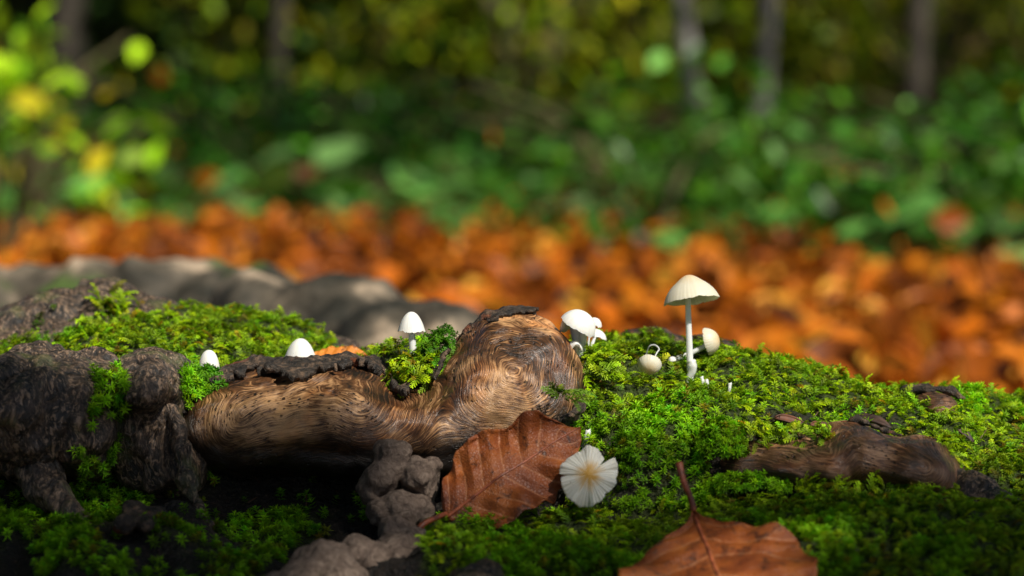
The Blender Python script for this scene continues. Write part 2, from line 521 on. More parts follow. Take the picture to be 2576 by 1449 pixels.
# picture column: front lip, ledge, foot of the wall, wall, shoulder, ridge (picture row, distance)
COLS = {
 -700: [(1500, .88), (1370, .93), (1300, .96), (1180, .985), (960, 1.03), (880, 1.10)],
 -250: [(1490, .88), (1360, .93), (1300, .96), (1170, .985), (940, 1.03), (870, 1.10)],
    0: [(1480, .88), (1350, .93), (1290, .965), (1150, .99), (920, 1.035), (845, 1.10)],
  180: [(1475, .88), (1335, .93), (1280, .965), (1130, .99), (900, 1.035), (806, 1.11)],
  330: [(1470, .88), (1295, .93), (1260, .965), (1110, .99), (890, 1.035), (782, 1.12)],
  480: [(1475, .88), (1310, .935), (1270, .968), (1110, .995), (905, 1.035), (772, 1.12)],
  640: [(1480, .88), (1340, .94), (1280, .968), (1110, 1.0), (915, 1.035), (810, 1.11)],
  780: [(1480, .88), (1350, .94), (1285, .968), (1110, 1.0), (925, 1.03), (872, 1.08)],
  900: [(1475, .88), (1350, .94), (1285, .968), (1110, 1.0), (940, 1.02), (900, 1.05)],
 1050: [(1470, .88), (1335, .93), (1290, .965), (1150, .985), (965, .99), (885, 1.02)],
 1200: [(1460, .88), (1305, .925), (1290, .962), (1150, .985), (985, 1.01), (905, 1.045)],
 1340: [(1460, .88), (1305, .925), (1285, .962), (1140, .985), (985, 1.01), (895, 1.05)],
 1480: [(1465, .88), (1330, .93), (1285, .955), (1110, .970), (950, .995), (868, 1.05)],
 1600: [(1465, .88), (1330, .93), (1280, .945), (1105, .962), (950, .995), (862, 1.06)],
 1750: [(1460, .875), (1320, .925), (1275, .945), (1105, .962), (965, .995), (868, 1.06)],
 1900: [(1450, .865), (1285, .92), (1255, .955), (1120, .970), (985, 1.0), (888, 1.06)],
 2100: [(1440, .855), (1255, .92), (1240, .955), (1125, .975), (1025, 1.0), (935, 1.06)],
 2300: [(1440, .855), (1250, .92), (1240, .950), (1150, .970), (1055, 1.0), (968, 1.06)],
 2450: [(1440, .86), (1280, .915), (1265, .940), (1190, .960), (1085, 1.0), (985, 1.06)],
 2620: [(1450, .86), (1330, .91), (1290, .940), (1220, .955), (1115, 1.0), (1015, 1.06)],
 2950: [(1470, .86), (1370, .91), (1310, .94), (1250, .955), (1180, .995), (1085, 1.06)],
 3400: [(1500, .86), (1420, .91), (1360, .94), (1300, .955), (1240, .995), (1160, 1.06)],
}
colpx = sorted(COLS)
ctrl = []
for cpx in colpx:
    x = (cpx - CX) / FPX
    pr = []
    for q, (py, d) in enumerate(COLS[cpx]):
        w = W(cpx, py + (MOSS_UP if q != 3 else 8), d)
        pr.append((w.y, w.z))
    lip = pr[0]; rid = pr[-1]
    pr = [(lip[0] - 0.16, -0.01), (lip[0] - 0.075, lip[1] * 0.55)] + pr + [(rid[0] + 0.05, rid[1] - 0.012), (rid[0] + 0.11, rid[1] * 0.5), (rid[0] + 0.15, -0.01)]
    ctrl.append([(x, a, b) for a, b in pr])
ctrl = np.array(ctrl)                         # (columns, points, 3)
NT_, NU = 210, 380
prof = np.array([catmull(c, NT_) for c in ctrl])
ux = np.linspace(ctrl[0, 0, 0], ctrl[-1, 0, 0], NU)
cx_ = ctrl[:, 0, 0]
BV = np.zeros((NU, NT_, 3))
for k in range(NU):
    i = int(np.clip(np.searchsorted(cx_, ux[k]) - 1, 0, len(cx_) - 2))
    tt = (ux[k] - cx_[i]) / (cx_[i + 1] - cx_[i]); tt = tt * tt * (3 - 2 * tt)
    BV[k] = prof[i] * (1 - tt) + prof[i + 1] * tt
    BV[k, :, 0] = ux[k]
BV = BV.reshape(-1, 3)
i, j = np.meshgrid(np.arange(NU - 1), np.arange(NT_ - 1), indexing='ij')
BQ = np.stack([i * NT_ + j, (i + 1) * NT_ + j, (i + 1) * NT_ + j + 1, i * NT_ + j + 1], -1).reshape(-1, 4)
N = normals(BV, BQ)
BV = BV + N * (0.0050 * noise3(BV, 45, 3, 3) + 0.0016 * noise3(BV, 190, 9, 3))[:, None]
# close the two ends so that the log is a body
body = link('body', mesh('log_body', BV, BQ), M['humus'], LOG)
bvh = BVHTree.FromPolygons([tuple(v) for v in BV], [tuple(map(int, q)) for q in BQ])
camv = Vector((0, 0, CAM_H))
def hit(px, py, default=1.0):
    dv = (W(px, py, 1.0) - camv).normalized()
    r = bvh.ray_cast(camv, dv)
    return r[0] if r[0] is not None else W(px, py, default)
def depth_at(px, py, default=1.0):
    h = hit(px, py, default)
    return (h - camv).dot(Vector((0, math.cos(PITCH), -math.sin(PITCH))))

moss_src = []        # meshes that carry moss: (V, Q, mask function, kind mix)

def blob_part(name, prims, h, k, mat, parent=LOG, disp=(), attrs=None, fold=None):
    V, Q = blob_mesh(prims, h, k)
    N = normals(V, Q)
    if fold:                                   # creases that run down the bark
        V = V - N * (fold * (1 - np.abs(noise3(V * [1, 1, .45], 75, 301, 2))) ** 4)[:, None]
    for amp, sc, sd, octv in disp:
        V = V + N * (amp * noise3(V, sc, sd, octv))[:, None]
    o = link(name, mesh(name, V, Q, attrs=attrs(V) if attrs else None), mat, parent)
    return o, V, Q

def seg_dist(P, pts):
    best = np.full(len(P), 1e9)
    for a, b in zip(pts[:-1], pts[1:]):
        a, b = np.array(a, float), np.array(b, float); ab = b - a
        t = np.clip(((P - a) @ ab) / (ab @ ab), 0, 1)
        best = np.minimum(best, np.linalg.norm(P - a - t[:, None] * ab, axis=1))
    return best

# --- main burl
def burl_attrs(V):
    def loc(px, py):
        w = W(px, py, .965); return (w.x * 1000, w.z * 1000)      # mm in the plane of the burl face
    P = V[:, [0, 2]] * 1000
    P = P + 2.4 * np.stack([noise3(V, 50, 31, 3), noise3(V, 50, 32, 3)], 1)
    s = np.array(loc(1305, 930)); dv = P - s
    ang = np.arctan2(dv[:, 1], dv[:, 0])
    dS = np.linalg.norm(dv * [0.92, 1.05], axis=1) * (1 + 0.10 * np.cos(4 * ang + 0.6))
    dL = seg_dist(P, [loc(610, 1040), loc(720, 1015), loc(840, 975), loc(900, 1000)])
    dM = seg_dist(P, [loc(900, 945), loc(930, 935)]) + 2.0
    k = 6.0
    g = -k * np.log(np.exp(-dS / k) + np.exp(-dL / k) + np.exp(-dM / k))
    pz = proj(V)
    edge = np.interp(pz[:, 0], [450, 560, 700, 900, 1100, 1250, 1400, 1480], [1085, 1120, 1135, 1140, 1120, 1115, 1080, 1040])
    dirt_shade = np.clip((pz[:, 1] - edge + 40 + 30 * noise3(V, 130, 5, 3)) / 60, 0, 1)  # soil stain plus some underside shade, painted in towards the bottom
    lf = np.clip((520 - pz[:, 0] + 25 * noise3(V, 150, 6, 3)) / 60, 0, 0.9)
    return {'g': g, 'dirt_shade': np.maximum(dirt_shade, lf)}
burl_prims = [
    E(555, 1065, 1.005, 84, 80, .034), E(640, 1050, 1.0, 110, 84, .038), E(745, 1046, 1.0, 130, 84, .041),
    E(865, 1022, 1.0, 102, 90, .045), E(945, 1042, 1.0, 75, 75, .032), E(1040, 1075, 1.0, 120, 66, .032), E(1140, 1050, 1.0, 106, 88, .034),
    E(1270, 930, 1.004, 138, 124, .032), E(1350, 955, 1.004, 104, 130, .032), E(1310, 1045, 1.0, 140, 90, .036), E(1220, 1055, 1.0, 146, 85, .036),
    E(1240, 965, .985, 90, 76, .024), E(720, 1105, 1.0, 230, 60, .032), E(960, 1110, 1.0, 240, 60, .030), E(1180, 1108, 1.0, 210, 66, .032)]
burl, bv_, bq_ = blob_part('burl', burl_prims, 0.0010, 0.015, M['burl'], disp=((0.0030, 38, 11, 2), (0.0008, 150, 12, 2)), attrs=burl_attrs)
burl['label'] = 'tan swirled burl wood with fine grain lines and pores'

# --- bark rims
def rim(name, pts, h=0.0010, amp=0.0022, seed=0, k=0.0022):
    pr = []
    for a, b in zip(pts[:-1], pts[1:]):
        pr.append(C(a[:3], b[:3], a[3] * .80, b[3] * .80))
    return blob_part(name, pr, h, k, M['bark'], disp=((amp, 110, seed, 3), (amp * 0.5, 330, seed + 4, 3)))
def bark_shell(line, off, seed, x0, x1):
    """a plate of bark left on the top of the burl: the burl surface pushed out, kept above a ragged line"""
    V, Q = blob_mesh(burl_prims, 0.0010, 0.015, off=off)
    V = V + normals(V, Q) * (0.0030 * noise3(V, 38, 11, 2) + .0017 * noise3(V, 120, seed, 3) + .0008 * np.abs(noise3(V, 340, seed + 1, 3)))[:, None]
    c = V[Q].mean(1); p = proj(c)
    lim = np.interp(p[:, 0], [a for a, b in line], [b for a, b in line]) + 11 * noise3(c, 120, seed + 2, 3)
    k = (p[:, 1] < lim) & (p[:, 0] > x0) & (p[:, 0] < x1)
    Q = Q[k]
    u, inv = np.unique(Q, return_inverse=True)
    o = link('bark_rim', mesh('bark_rim', V[u], inv.reshape(-1, 4)), M['bark'], burl)
    so = o.modifiers.new('thickness', 'SOLIDIFY'); so.thickness = off * 1.1; so.offset = -1
bark_shell([(440, 1060), (475, 1005), (500, 972), (540, 942), (620, 920), (700, 918), (735, 942), (775, 938), (830, 915), (900, 905), (945, 910), (975, 935), (1000, 975), (1020, 980), (1040, 930)], .0026, 41, 430, 1035)
bark_shell([(1090, 950), (1112, 900), (1140, 850), (1180, 820), (1230, 806), (1280, 794), (1320, 784), (1350, 772), (1390, 758)], .0011, 53, 1080, 1390)
rim('bark_rim', [(1468, 985, .975, 9), (1460, 1020, .972, 14), (1425, 1045, .965, 18), (1390, 1070, .96, 16)], seed=59)

# --- knobs on the left
knobA, kv1, kq1 = blob_part('knob', [E(130, 985, .99, 175, 98, .050), E(40, 1010, .98, 140, 105, .050), E(240, 985, .985, 80, 70, .040), E(100, 1090, .985, 190, 120, .046), E(-120, 1030, .985, 160, 120, .05),
                                     E(260, 1090, .985, 90, 110, .04)], 0.0013, 0.010, M['knob'], disp=((0.0040, 48, 21, 3), (0.0010, 200, 22, 3)), fold=.0030)
knobB, kv2, kq2 = blob_part('knob', [E(385, 968, .985, 92, 80, .040), E(370, 1070, .992, 125, 120, .036), E(430, 1170, .99, 110, 110, .028)], 0.0012, 0.010, M['knob'], disp=((0.0030, 60, 23, 3), (0.0009, 220, 24, 3)), fold=.0030)
knobC, kv3, kq3 = blob_part('knob', [E(250, 830, 1.13, 140, 108, .045), E(370, 830, 1.125, 88, 66, .035), E(120, 850, 1.12, 130, 85, .045), E(-10, 900, 1.10, 130, 90, .05), E(-150, 930, 1.10, 160, 90, .05), E(435, 870, 1.11, 42, 60, .02)],
                                    0.0016, 0.010, M['knob'], disp=((0.0050, 42, 26, 3), (0.0016, 150, 27, 3)), fold=.0030)
blob_part('root_strand', [C((430, 1030, .965), (455, 1120, .96), 26, 24), C((455, 1120, .96), (470, 1220, .955), 24, 20), C((470, 1220, .955), (520, 1330, .945), 20, 14)], .0012, .006, M['knob'], disp=((0.003, 70, 28, 3), (0.001, 220, 29, 2)))
blob_part('root_strand', [C((60, 1130, .955), (120, 1230, .945), 44, 36), C((120, 1230, .945), (230, 1350, .93), 36, 24)], .0014, .006, M['knob'], disp=((0.004, 60, 38, 3), (0.001, 220, 39, 2)))
# --- humps of bark along the ridge on the right
blob_part('bark_hump', [E(1635, 868, 1.10, 88, 36, .022), E(1590, 880, 1.10, 60, 25, .02)], 0.0012, 0.006, M['bark'], disp=((0.0022, 90, 61, 3), (0.0008, 300, 62, 3)))
blob_part('bark_hump', [E(1765, 880, 1.105, 55, 36, .02), E(1805, 890, 1.105, 45, 28, .02)], 0.0012, 0.006, M['bark'], disp=((0.0022, 90, 63, 3), (0.0008, 300, 64, 3)))
blob_part('bark_hump', [E(735, 862, 1.13, 42, 32, .02), E(780, 868, 1.13, 55, 22, .02), E(855, 872, 1.12, 50, 20, .02)], 0.0014, 0.006, M['knob'], disp=((0.0022, 90, 65, 3),))
# --- worn root on the right and the small one on the ridge
def root_attrs(pts, d):
    def f(V):
        P = V[:, [0, 2]] * 1000
        q = [(W(a, b, d).x * 1000, W(a, b, d).z * 1000) for a, b in pts]
        g = seg_dist(P + 1.4 * np.stack([noise3(V, 50, 71, 2), noise3(V, 50, 72, 2)], 1), q)
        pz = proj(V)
        dirt_shade = np.clip((pz[:, 1] - np.interp(pz[:, 0], [1800, 2000, 2200, 2400], [1175, 1190, 1205, 1225]) + 10 + 26 * noise3(V, 120, 8, 3)) / 50, 0, 1)
        return {'g': g, 'dirt_shade': dirt_shade}
    return f
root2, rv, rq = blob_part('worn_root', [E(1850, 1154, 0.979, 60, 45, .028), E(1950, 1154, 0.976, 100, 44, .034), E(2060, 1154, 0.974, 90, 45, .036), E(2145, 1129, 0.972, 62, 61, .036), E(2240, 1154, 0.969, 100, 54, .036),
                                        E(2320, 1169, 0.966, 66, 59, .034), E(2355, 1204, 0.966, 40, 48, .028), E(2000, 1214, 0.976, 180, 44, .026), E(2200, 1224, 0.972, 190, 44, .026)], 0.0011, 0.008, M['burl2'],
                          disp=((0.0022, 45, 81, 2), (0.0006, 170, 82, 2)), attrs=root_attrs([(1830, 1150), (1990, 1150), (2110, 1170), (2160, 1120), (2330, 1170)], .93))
blob_part('root_tail', [C((2370, 1225, .955), (2450, 1250, .945), 42, 38), C((2450, 1250, .945), (2540, 1290, .935), 38, 36), C((2540, 1290, .935), (2680, 1370, .925), 36, 34)], 0.0013, 0.006, M['knob'], disp=((0.0025, 80, 84, 3), (0.0008, 260, 85, 2)))
rim('bark_rim', [(2100, 1068, .985, 8), (2160, 1060, .975, 9), (2225, 1082, .96, 17), (2265, 1092, .955, 14)], seed=87, amp=0.0015)
rim('bark_rim', [(1800, 1115, .96, 16), (1850, 1105, .962, 13), (1930, 1098, .965, 11), (2020, 1100, .968, 12)], seed=88, amp=0.0015)
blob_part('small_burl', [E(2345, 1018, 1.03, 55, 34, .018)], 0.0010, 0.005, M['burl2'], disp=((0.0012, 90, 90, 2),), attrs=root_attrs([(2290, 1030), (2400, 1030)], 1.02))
rim('bark_rim', [(2270, 985, 1.035, 9), (2330, 980, 1.03, 12), (2390, 982, 1.03, 14), (2425, 1000, 1.028, 13)], seed=92, amp=0.0015)
blob_part('root_knuckle', [E(1230, 1440, .89, 60, 45, .02), E(1200, 1470, .885, 90, 60, .03)], 0.0013, 0.006, M['knob'], disp=((0.003, 80, 94, 3),))
blob_part('root_knuckle', [E(325, 1300, .925, 34, 42, .018), E(385, 1310, .92, 28, 30, .015)], 0.0013, 0.006, M['bark'], disp=((0.003, 80, 96, 3),))

# ------------------------------------------------------------------ moss
def leaf_diamond(b, d, up, L, w, bend=0.25):
    d = d / np.linalg.norm(d); s = np.cross(d, up); s /= np.linalg.norm(s) + 1e-9
    n = np.cross(s, d)
    m = b + d * L * 0.45
    return np.array([b, m + s * w / 2 + n * L * 0.10, b + d * L + n * L * bend * -1, m - s * w / 2 + n * L * 0.10])

def star_shoot(rng):
    V = []; base = np.zeros(3); up = np.array([0, 0, 1.0])
    H = rng.uniform(3.0, 5.0)
    for tier, (hh, n, el, L) in enumerate(((H, 5, 1.05, 2.0), (H * .85, 6, .55, 2.9), (H * .6, 5, .25, 2.8), (H * .3, 4, .2, 2.4))):
        for q in range(n):
            a = 2 * math.pi * (q + rng.uniform(-.25, .25)) / n + tier
            e = el + rng.uniform(-.2, .2)
            d = np.array([math.cos(a) * math.cos(e), math.sin(a) * math.cos(e), math.sin(e)])
            V.append(leaf_diamond(np.array([0, 0, hh]), d, up, L * rng.uniform(.8, 1.2), .62, .12))
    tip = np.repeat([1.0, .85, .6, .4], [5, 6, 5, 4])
    return np.array(V) * .001, tip

def frond_shoot(rng):
    V, T = [], []
    L = rng.uniform(7, 12); n = 13
    for q in range(n):
        s = q / (n - 1)
        pos = np.array([L * s * .85, 0.6 * math.sin(q * 2.1), 1.0 + L * .62 * s - L * .38 * s * s])
        ax = np.array([.85, 0, .62 - .76 * s]); ax /= np.linalg.norm(ax)
        wl = 2.6 * (1 - .55 * s ** 2) * rng.uniform(.8, 1.15)
        for sd in (-1, 1):
            d = ax * .75 + np.array([0, sd * .75, rng.uniform(-.05, .35)])
            V.append(leaf_diamond(pos, d, np.array([0, 0, 1.0]), wl, .85, .18)); T.append(s)
        if q % 2:
            V.append(leaf_diamond(pos, ax + np.array([0, rng.uniform(-.3, .3), .5]), np.array([0, 1.0, .1]), wl * .8, .7, .1)); T.append(s)
    return np.array(V) * .001, np.array(T)

STARS = [star_shoot(R) for _ in range(6)]
FRONDS = [frond_shoot(R) for _ in range(7)]

def sample(V, Q, n):
    tri = np.vstack([Q[:, [0, 1, 2]], Q[:, [0, 2, 3]]])
    a, b, c = V[tri[:, 0]], V[tri[:, 1]], V[tri[:, 2]]
    nr = np.cross(b - a, c - a); ar = np.linalg.norm(nr, axis=1)
    nr = nr / (ar[:, None] + 1e-15)
    k = R.choice(len(tri), n, p=ar / ar.sum())
    u, v = R.random(n), R.random(n); f = u + v > 1; u[f], v[f] = 1 - u[f], 1 - v[f]
    return a[k] + u[:, None] * (b - a)[k] + v[:, None] * (c - a)[k], nr[k]

def scatter(P, Nn, temps, smin, smax, upmix, tilt, cbase, ctip, bright):
    """many copies of the shoot templates in one mesh"""
    n = len(P)
    Z = Nn * (1 - upmix) + np.array([0, 0, 1.0]) * upmix + R.normal(0, tilt, (n, 3))
    Z /= np.linalg.norm(Z, axis=1, keepdims=True)
    A = R.normal(0, 1, (n, 3)); Xa = A - Z * (A * Z).sum(1, keepdims=True); Xa /= np.linalg.norm(Xa, axis=1, keepdims=True)
    Ya = np.cross(Z, Xa)
    S = R.uniform(smin, smax, n)
    which = R.integers(0, len(temps), n)
    VV, FF, CC, o = [], [], [], 0
    for k, (tv, tt) in enumerate(temps):
        m = np.nonzero(which == k)[0]
        if not len(m): continue
        f = tv.reshape(-1, 3)
        w = P[m][:, None] + S[m][:, None, None] * (f[None, :, 0:1] * Xa[m][:, None] + f[None, :, 1:2] * Ya[m][:, None] + f[None, :, 2:3] * Z[m][:, None])
        nl = len(tv)
        idx = np.arange(nl) * 4
        tri = np.concatenate([np.stack([idx, idx + 1, idx + 2], 1), np.stack([idx, idx + 2, idx + 3], 1)])
        FF.append((tri[None] + (np.arange(len(m)) * nl * 4)[:, None, None] + o).reshape(-1, 3))
        VV.append(w.reshape(-1, 3)); o += len(m) * nl * 4
        h = bright[m][:, None, None]
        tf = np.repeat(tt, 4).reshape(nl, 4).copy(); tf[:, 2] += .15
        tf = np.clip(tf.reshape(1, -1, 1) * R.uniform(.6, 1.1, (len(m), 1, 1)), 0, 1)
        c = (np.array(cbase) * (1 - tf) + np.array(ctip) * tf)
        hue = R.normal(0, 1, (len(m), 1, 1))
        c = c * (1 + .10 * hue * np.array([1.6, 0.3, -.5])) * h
        dead = (R.random((len(m), 1, 1)) < .07)                 # withered shoots
        c = np.where(dead, c * np.array([.85, .42, 1.2]), c)
        CC.append(np.clip(c, .002, .9).reshape(-1, 3))
    return np.concatenate(VV), np.concatenate(FF), np.concatenate(CC)

def inpoly(P, poly):
    x, y = P[:, 0], P[:, 1]; c = np.zeros(len(P), bool)
    for (x0, y0), (x1, y1) in zip(poly, poly[1:] + poly[:1]):
        k = ((y0 > y) != (y1 > y)) & (x < (x1 - x0) * (y - y0) / (y1 - y0 + 1e-9) + x0)
        c ^= k
    return c

def base_density(P):
    """0..1 cover of moss over the log: thick on the top, thin on the dark wall and in crumbs of bark"""
    q = proj(P); x, y = q[:, 0], q[:, 1]
    nz = noise3(P, 70, 101, 3)
    den = np.ones(len(P))
    wall = inpoly(q, [(440, 1120), (1130, 1140), (1420, 1110), (1460, 1180), (1480, 1300), (1100, 1330), (900, 1300), (420, 1300)])
    den = np.where(wall, np.where(nz > .35, .10, .012), den)
    den = np.where((x < 440) & (y > 1180) & (P[:, 1] < 1.03), np.clip(.30 + .9 * nz, 0.02, .8), den)
    den = np.where((x >= 440) & (x < 1040) & (y > 1290), np.clip(.28 + .8 * nz, 0.02, .7), den)
    den = np.where((x > 1420) & (x < 1850) & (y > 1190) & (y < 1330), np.clip(.65 + .6 * nz, 0.05, .9), den)
    den = np.where((x > 1780) & (x < 2420) & (y > 1110) & (y < 1235) & (P[:, 1] < .985), .05, den)
    den = np.where((x > 1860) & (x < 2260) & (np.abs(y - 1052 + .00 * x) < 18) & (nz > -.3), .22, den)
    den = np.where(nz < -.85, den * .25, den)
    den = np.where(inpoly(q, [(700, 1520), (720, 1390), (880, 1340), (960, 1300), (1075, 1330), (1060, 1420), (1000, 1520)]), 0.0, den)
    return den
def is_star(P):
    q = proj(P); x, y = q[:, 0], q[:, 1]
    nz = noise3(P, 55, 103, 2) * 60
    a = (x > 1440) & (x < 1800) & (y + nz > 1000) & (y < 1290)
    b = (x < 1040) & (y > 1050)
    c = noise3(P, 30, 107, 2) > .55
    return a | b | c

at_ = body.data.attributes.new('moss', 'FLOAT', 'POINT')          # the old matted moss under the living shoots
at_.data.foreach_set('value', np.clip(base_density(BV), 0, 1).astype(np.float32))

def moss_obj(name, pts, label):
    parts = []
    for (P, Nn, temps, a, b, up, tl, c0, c1, br) in pts:
        if len(P): parts.append(scatter(P, Nn, temps, a, b, up, tl, c0, c1, br))
    o = 0; Fs = []
    for Vv, Ff, Cc in parts: Fs.append(Ff + o); o += len(Vv)
    me = mesh(name, np.concatenate([p[0] for p in parts]), np.concatenate(Fs), smooth=False, colr=np.concatenate([p[2] for p in parts]))
    ob = link(name, me, M['moss'])
    tag(ob, label, 'moss', kind='stuff')
    return ob

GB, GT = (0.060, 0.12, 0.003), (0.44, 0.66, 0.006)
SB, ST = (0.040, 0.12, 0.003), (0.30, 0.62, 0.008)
NB = 118000
P, Nn = sample(BV, BQ, NB)
q = proj(P)
keep = (P[:, 2] > 0.03) & (q[:, 0] > -500) & (q[:, 0] < 3100) & (P[:, 1] < 1.24)
P, Nn = P[keep], Nn[keep]
d = base_density(P)
q = proj(P)
d = d * np.where((q[:, 0] < -130) | (q[:, 0] > 2720), .35, 1.0)          # thinner where the log leaves the picture
d = d * np.where((P[:, 1] > 1.13) | (Nn[:, 1] > .55), .30, 1.0) * np.where(P[:, 2] < .085, .25, 1.0)
keep = R.random(len(P)) < d * np.where(noise3(P, 160, 105, 2) > -.5, 1, .45)
P, Nn = P[keep], Nn[keep]
st = is_star(P)
br = 0.95 + .38 * noise3(P, 60, 109, 3)
br = np.clip(br + R.normal(0, .12, len(P)), .35, 1.6)
fr = ~st & (R.random(len(P)) < .50)
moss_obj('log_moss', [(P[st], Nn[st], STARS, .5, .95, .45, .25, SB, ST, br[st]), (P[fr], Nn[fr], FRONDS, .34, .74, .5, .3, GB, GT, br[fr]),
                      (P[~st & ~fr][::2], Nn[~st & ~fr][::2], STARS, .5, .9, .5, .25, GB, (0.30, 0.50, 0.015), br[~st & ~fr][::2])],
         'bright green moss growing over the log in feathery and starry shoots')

def patch_moss(V, Q, polys, n, temps, s0, s1, c0, c1, front=True, thr=-9):
    P, Nn = sample(V, Q, n)
    q = proj(P)
    k = np.zeros(len(P), bool)
    for pl in polys: k |= inpoly(q, pl)
    if front: k &= (Nn[:, 1] < .25)
    k &= noise3(P, 110, 121, 2) > thr
    P, Nn = P[k], Nn[k]
    return (P, Nn, temps, s0, s1, .4, .25, c0, c1, np.clip(.9 + .25 * R.normal(0, 1, len(P)), .4, 1.5))
pm = [patch_moss(kv1, kq1, [[(225, 950), (310, 930), (320, 1010), (290, 1120), (380, 1250), (180, 1280), (200, 1100), (240, 1010)]], 6000, STARS, .6, 1.05, SB, ST, thr=.05),
      patch_moss(kv2, kq2, [[(300, 960), (325, 960), (330, 1120), (300, 1200), (290, 1100)], [(450, 940), (500, 900), (500, 1010), (455, 1010)]], 2600, STARS, .6, 1.0, SB, ST, thr=-.1),
      patch_moss(kv3, kq3, [[(240, 760), (290, 740), (350, 765), (360, 860), (200, 860)], [(60, 870), (440, 860), (460, 930), (40, 930)]], 6000, FRONDS, .6, 1.0, GB, GT, thr=-.2),
      patch_moss(kv3, kq3, [[(100, 780), (200, 770), (200, 820), (80, 830)]], 5000, STARS, .4, .7, GB, (0.10, 0.2, 0.01), thr=.3)]
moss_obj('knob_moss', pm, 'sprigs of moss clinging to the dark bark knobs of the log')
# small cushions: beside the first mushroom, in the notch of the burl, at the foot of the cluster
def cushion(center, rad, n, temps, s0, s1, c0, c1):
    u = R.normal(0, 1, (n, 3)); u /= np.linalg.norm(u, axis=1, keepdims=True)
    u[:, 2] = np.abs(u[:, 2])
    P = np.array(center) + u * np.array(rad)
    return (P, u, temps, s0, s1, .3, .25, c0, c1, np.clip(1 + .2 * R.normal(0, 1, n), .5, 1.5))
cu = [cushion(W(505, 985, .985), (.0065, .006, .005), 150, STARS, .6, .95, SB, (0.17, 0.45, 0.02)),
      cushion(W(478, 1020, .98), (.004, .006, .008), 90, STARS, .6, .95, SB, ST),
      cushion(W(1050, 965, .99), (.0085, .010, .007), 170, FRONDS, .5, .85, GB, GT),
      cushion(W(1100, 925, .995), (.005, .008, .009), 90, FRONDS, .45, .8, GB, (0.10, 0.30, 0.01)),
      cushion(W(1120, 880, 1.0), (.003, .006, .006), 60, STARS, .4, .7, SB, (0.08, 0.25, 0.01)),
      cushion(W(1500, 935, 1.0), (.006, .012, .006), 110, FRONDS, .5, .9, GB, GT),
      cushion(W(1815, 1150, .955), (.006, .006, .010), 190, STARS, .5, .85, SB, ST),
      cushion(W(1870, 1112, .962), (.009, .006, .003), 120, FRONDS, .4, .7, GB, GT),
      cushion(W(2010, 1108, .965), (.010, .006, .003), 90, FRONDS, .4, .7, GB, GT),
      cushion(W(2375, 1165, .962), (.004, .006, .007), 120, FRONDS, .4, .75, GB, GT),
      cushion(W(1880, 1240, .945), (.012, .006, .004), 130, STARS, .5, .8, SB, ST),
      cushion(W(2130, 1250, .940), (.016, .006, .004), 170, FRONDS, .4, .75, GB, GT),
      cushion(W(2320, 1250, .940), (.010, .006, .005), 120, FRONDS, .4, .75, GB, GT),
      cushion(W(1420, 1015, .955), (.003, .003, .003), 14, FRONDS, .6, .9, GB, (0.3, 0.5, 0.05))]
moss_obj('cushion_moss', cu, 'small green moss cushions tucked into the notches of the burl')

# ------------------------------------------------------------------ mushrooms
def cap_mesh(Rc, Hc, prof, ridges=30, ramp=.012, rimwave=.02, seed=0, lift=None, nt=26, na=120):
    """cap with ribbed skin: prof = [(radius, drop)...] from crown to rim; returns skin and gills"""
    pr = catmull([(a, b, 0) for a, b in prof], nt)
    th = np.linspace(0, 2 * np.pi, na, endpoint=False)
    rw = noise3(np.stack([np.cos(th) * 1.7 + seed, np.sin(th) * 1.7, th * 0], 1), 1.0, seed, 3) * rimwave
    fine = noise3(np.stack([np.cos(th) * 9 + seed, np.sin(th) * 9, th * 0], 1), 1.0, seed + 3, 2) * rimwave * .5
    V, tip = [], []
    for k in range(nt):
        s = k / (nt - 1)
        r = max(pr[k, 0], 0.0) * Rc * (1 + (ramp * np.cos(ridges * th + 1.5 * rw * 20)) * s ** 1.2)
        z = -pr[k, 1] * Hc + 0 * th
        z = z + (rw + fine) * Hc * s ** 2
        if lift is not None: z = z + lift(th) * Hc * s ** 1.6; r = r * (1 + .10 * lift(th) * s)
        V.append(np.stack([r * np.cos(th), r * np.sin(th), z], 1)); tip += [1 - s] * na
    top = np.concatenate(V)
    rim_r = np.linalg.norm(V[-1][:, :2], axis=1); rim_z = V[-1][:, 2]
    W_ = [V[-1]]
    m = 9
    for k in range(1, m):
        s = k / (m - 1)
        rr = rim_r * (1 - .93 * s) * .985
        crown = np.interp(np.minimum(rr / Rc, pr[:, 0].max()), pr[:, 0], -pr[:, 1] * Hc) - .10 * Hc
        w = min(1, s * 2.2)
        zz = rim_z * (1 - w) + np.minimum(crown, rim_z + (crown.max() - rim_z) * .75) * w
        zz = zz + .035 * Hc * np.cos(44 * th) * math.sin(math.pi * min(1, s * 1.05))
        W_.append(np.stack([rr * np.cos(th), rr * np.sin(th), zz], 1))
    und = np.concatenate(W_)
    def faces(n, rev):
        i, j = np.meshgrid(np.arange(n - 1), np.arange(na), indexing='ij'); j2 = (j + 1) % na
        q = np.stack([i * na + j, (i + 1) * na + j, (i + 1) * na + j2, i * na + j2], -1).reshape(-1, 4)
        return q[:, ::-1] if rev else q
    return (top, faces(nt, False), np.array(tip)), (und, faces(m, False), np.zeros(len(und)))

CONE = [(0, 0), (.22, .04), (.45, .17), (.66, .38), (.84, .66), (.96, .92), (1.0, 1.0)]
DOME = [(0, 0), (.30, .05), (.58, .20), (.80, .46), (.94, .76), (1.0, 1.0)]
UMBO = [(0, 0), (.13, .02), (.30, .12), (.46, .25), (.66, .42), (.84, .64), (.95, .86), (1.0, 1.0)]
FLAT = [(0, 0), (.35, .10), (.65, .32), (.88, .66), (1.0, 1.0)]

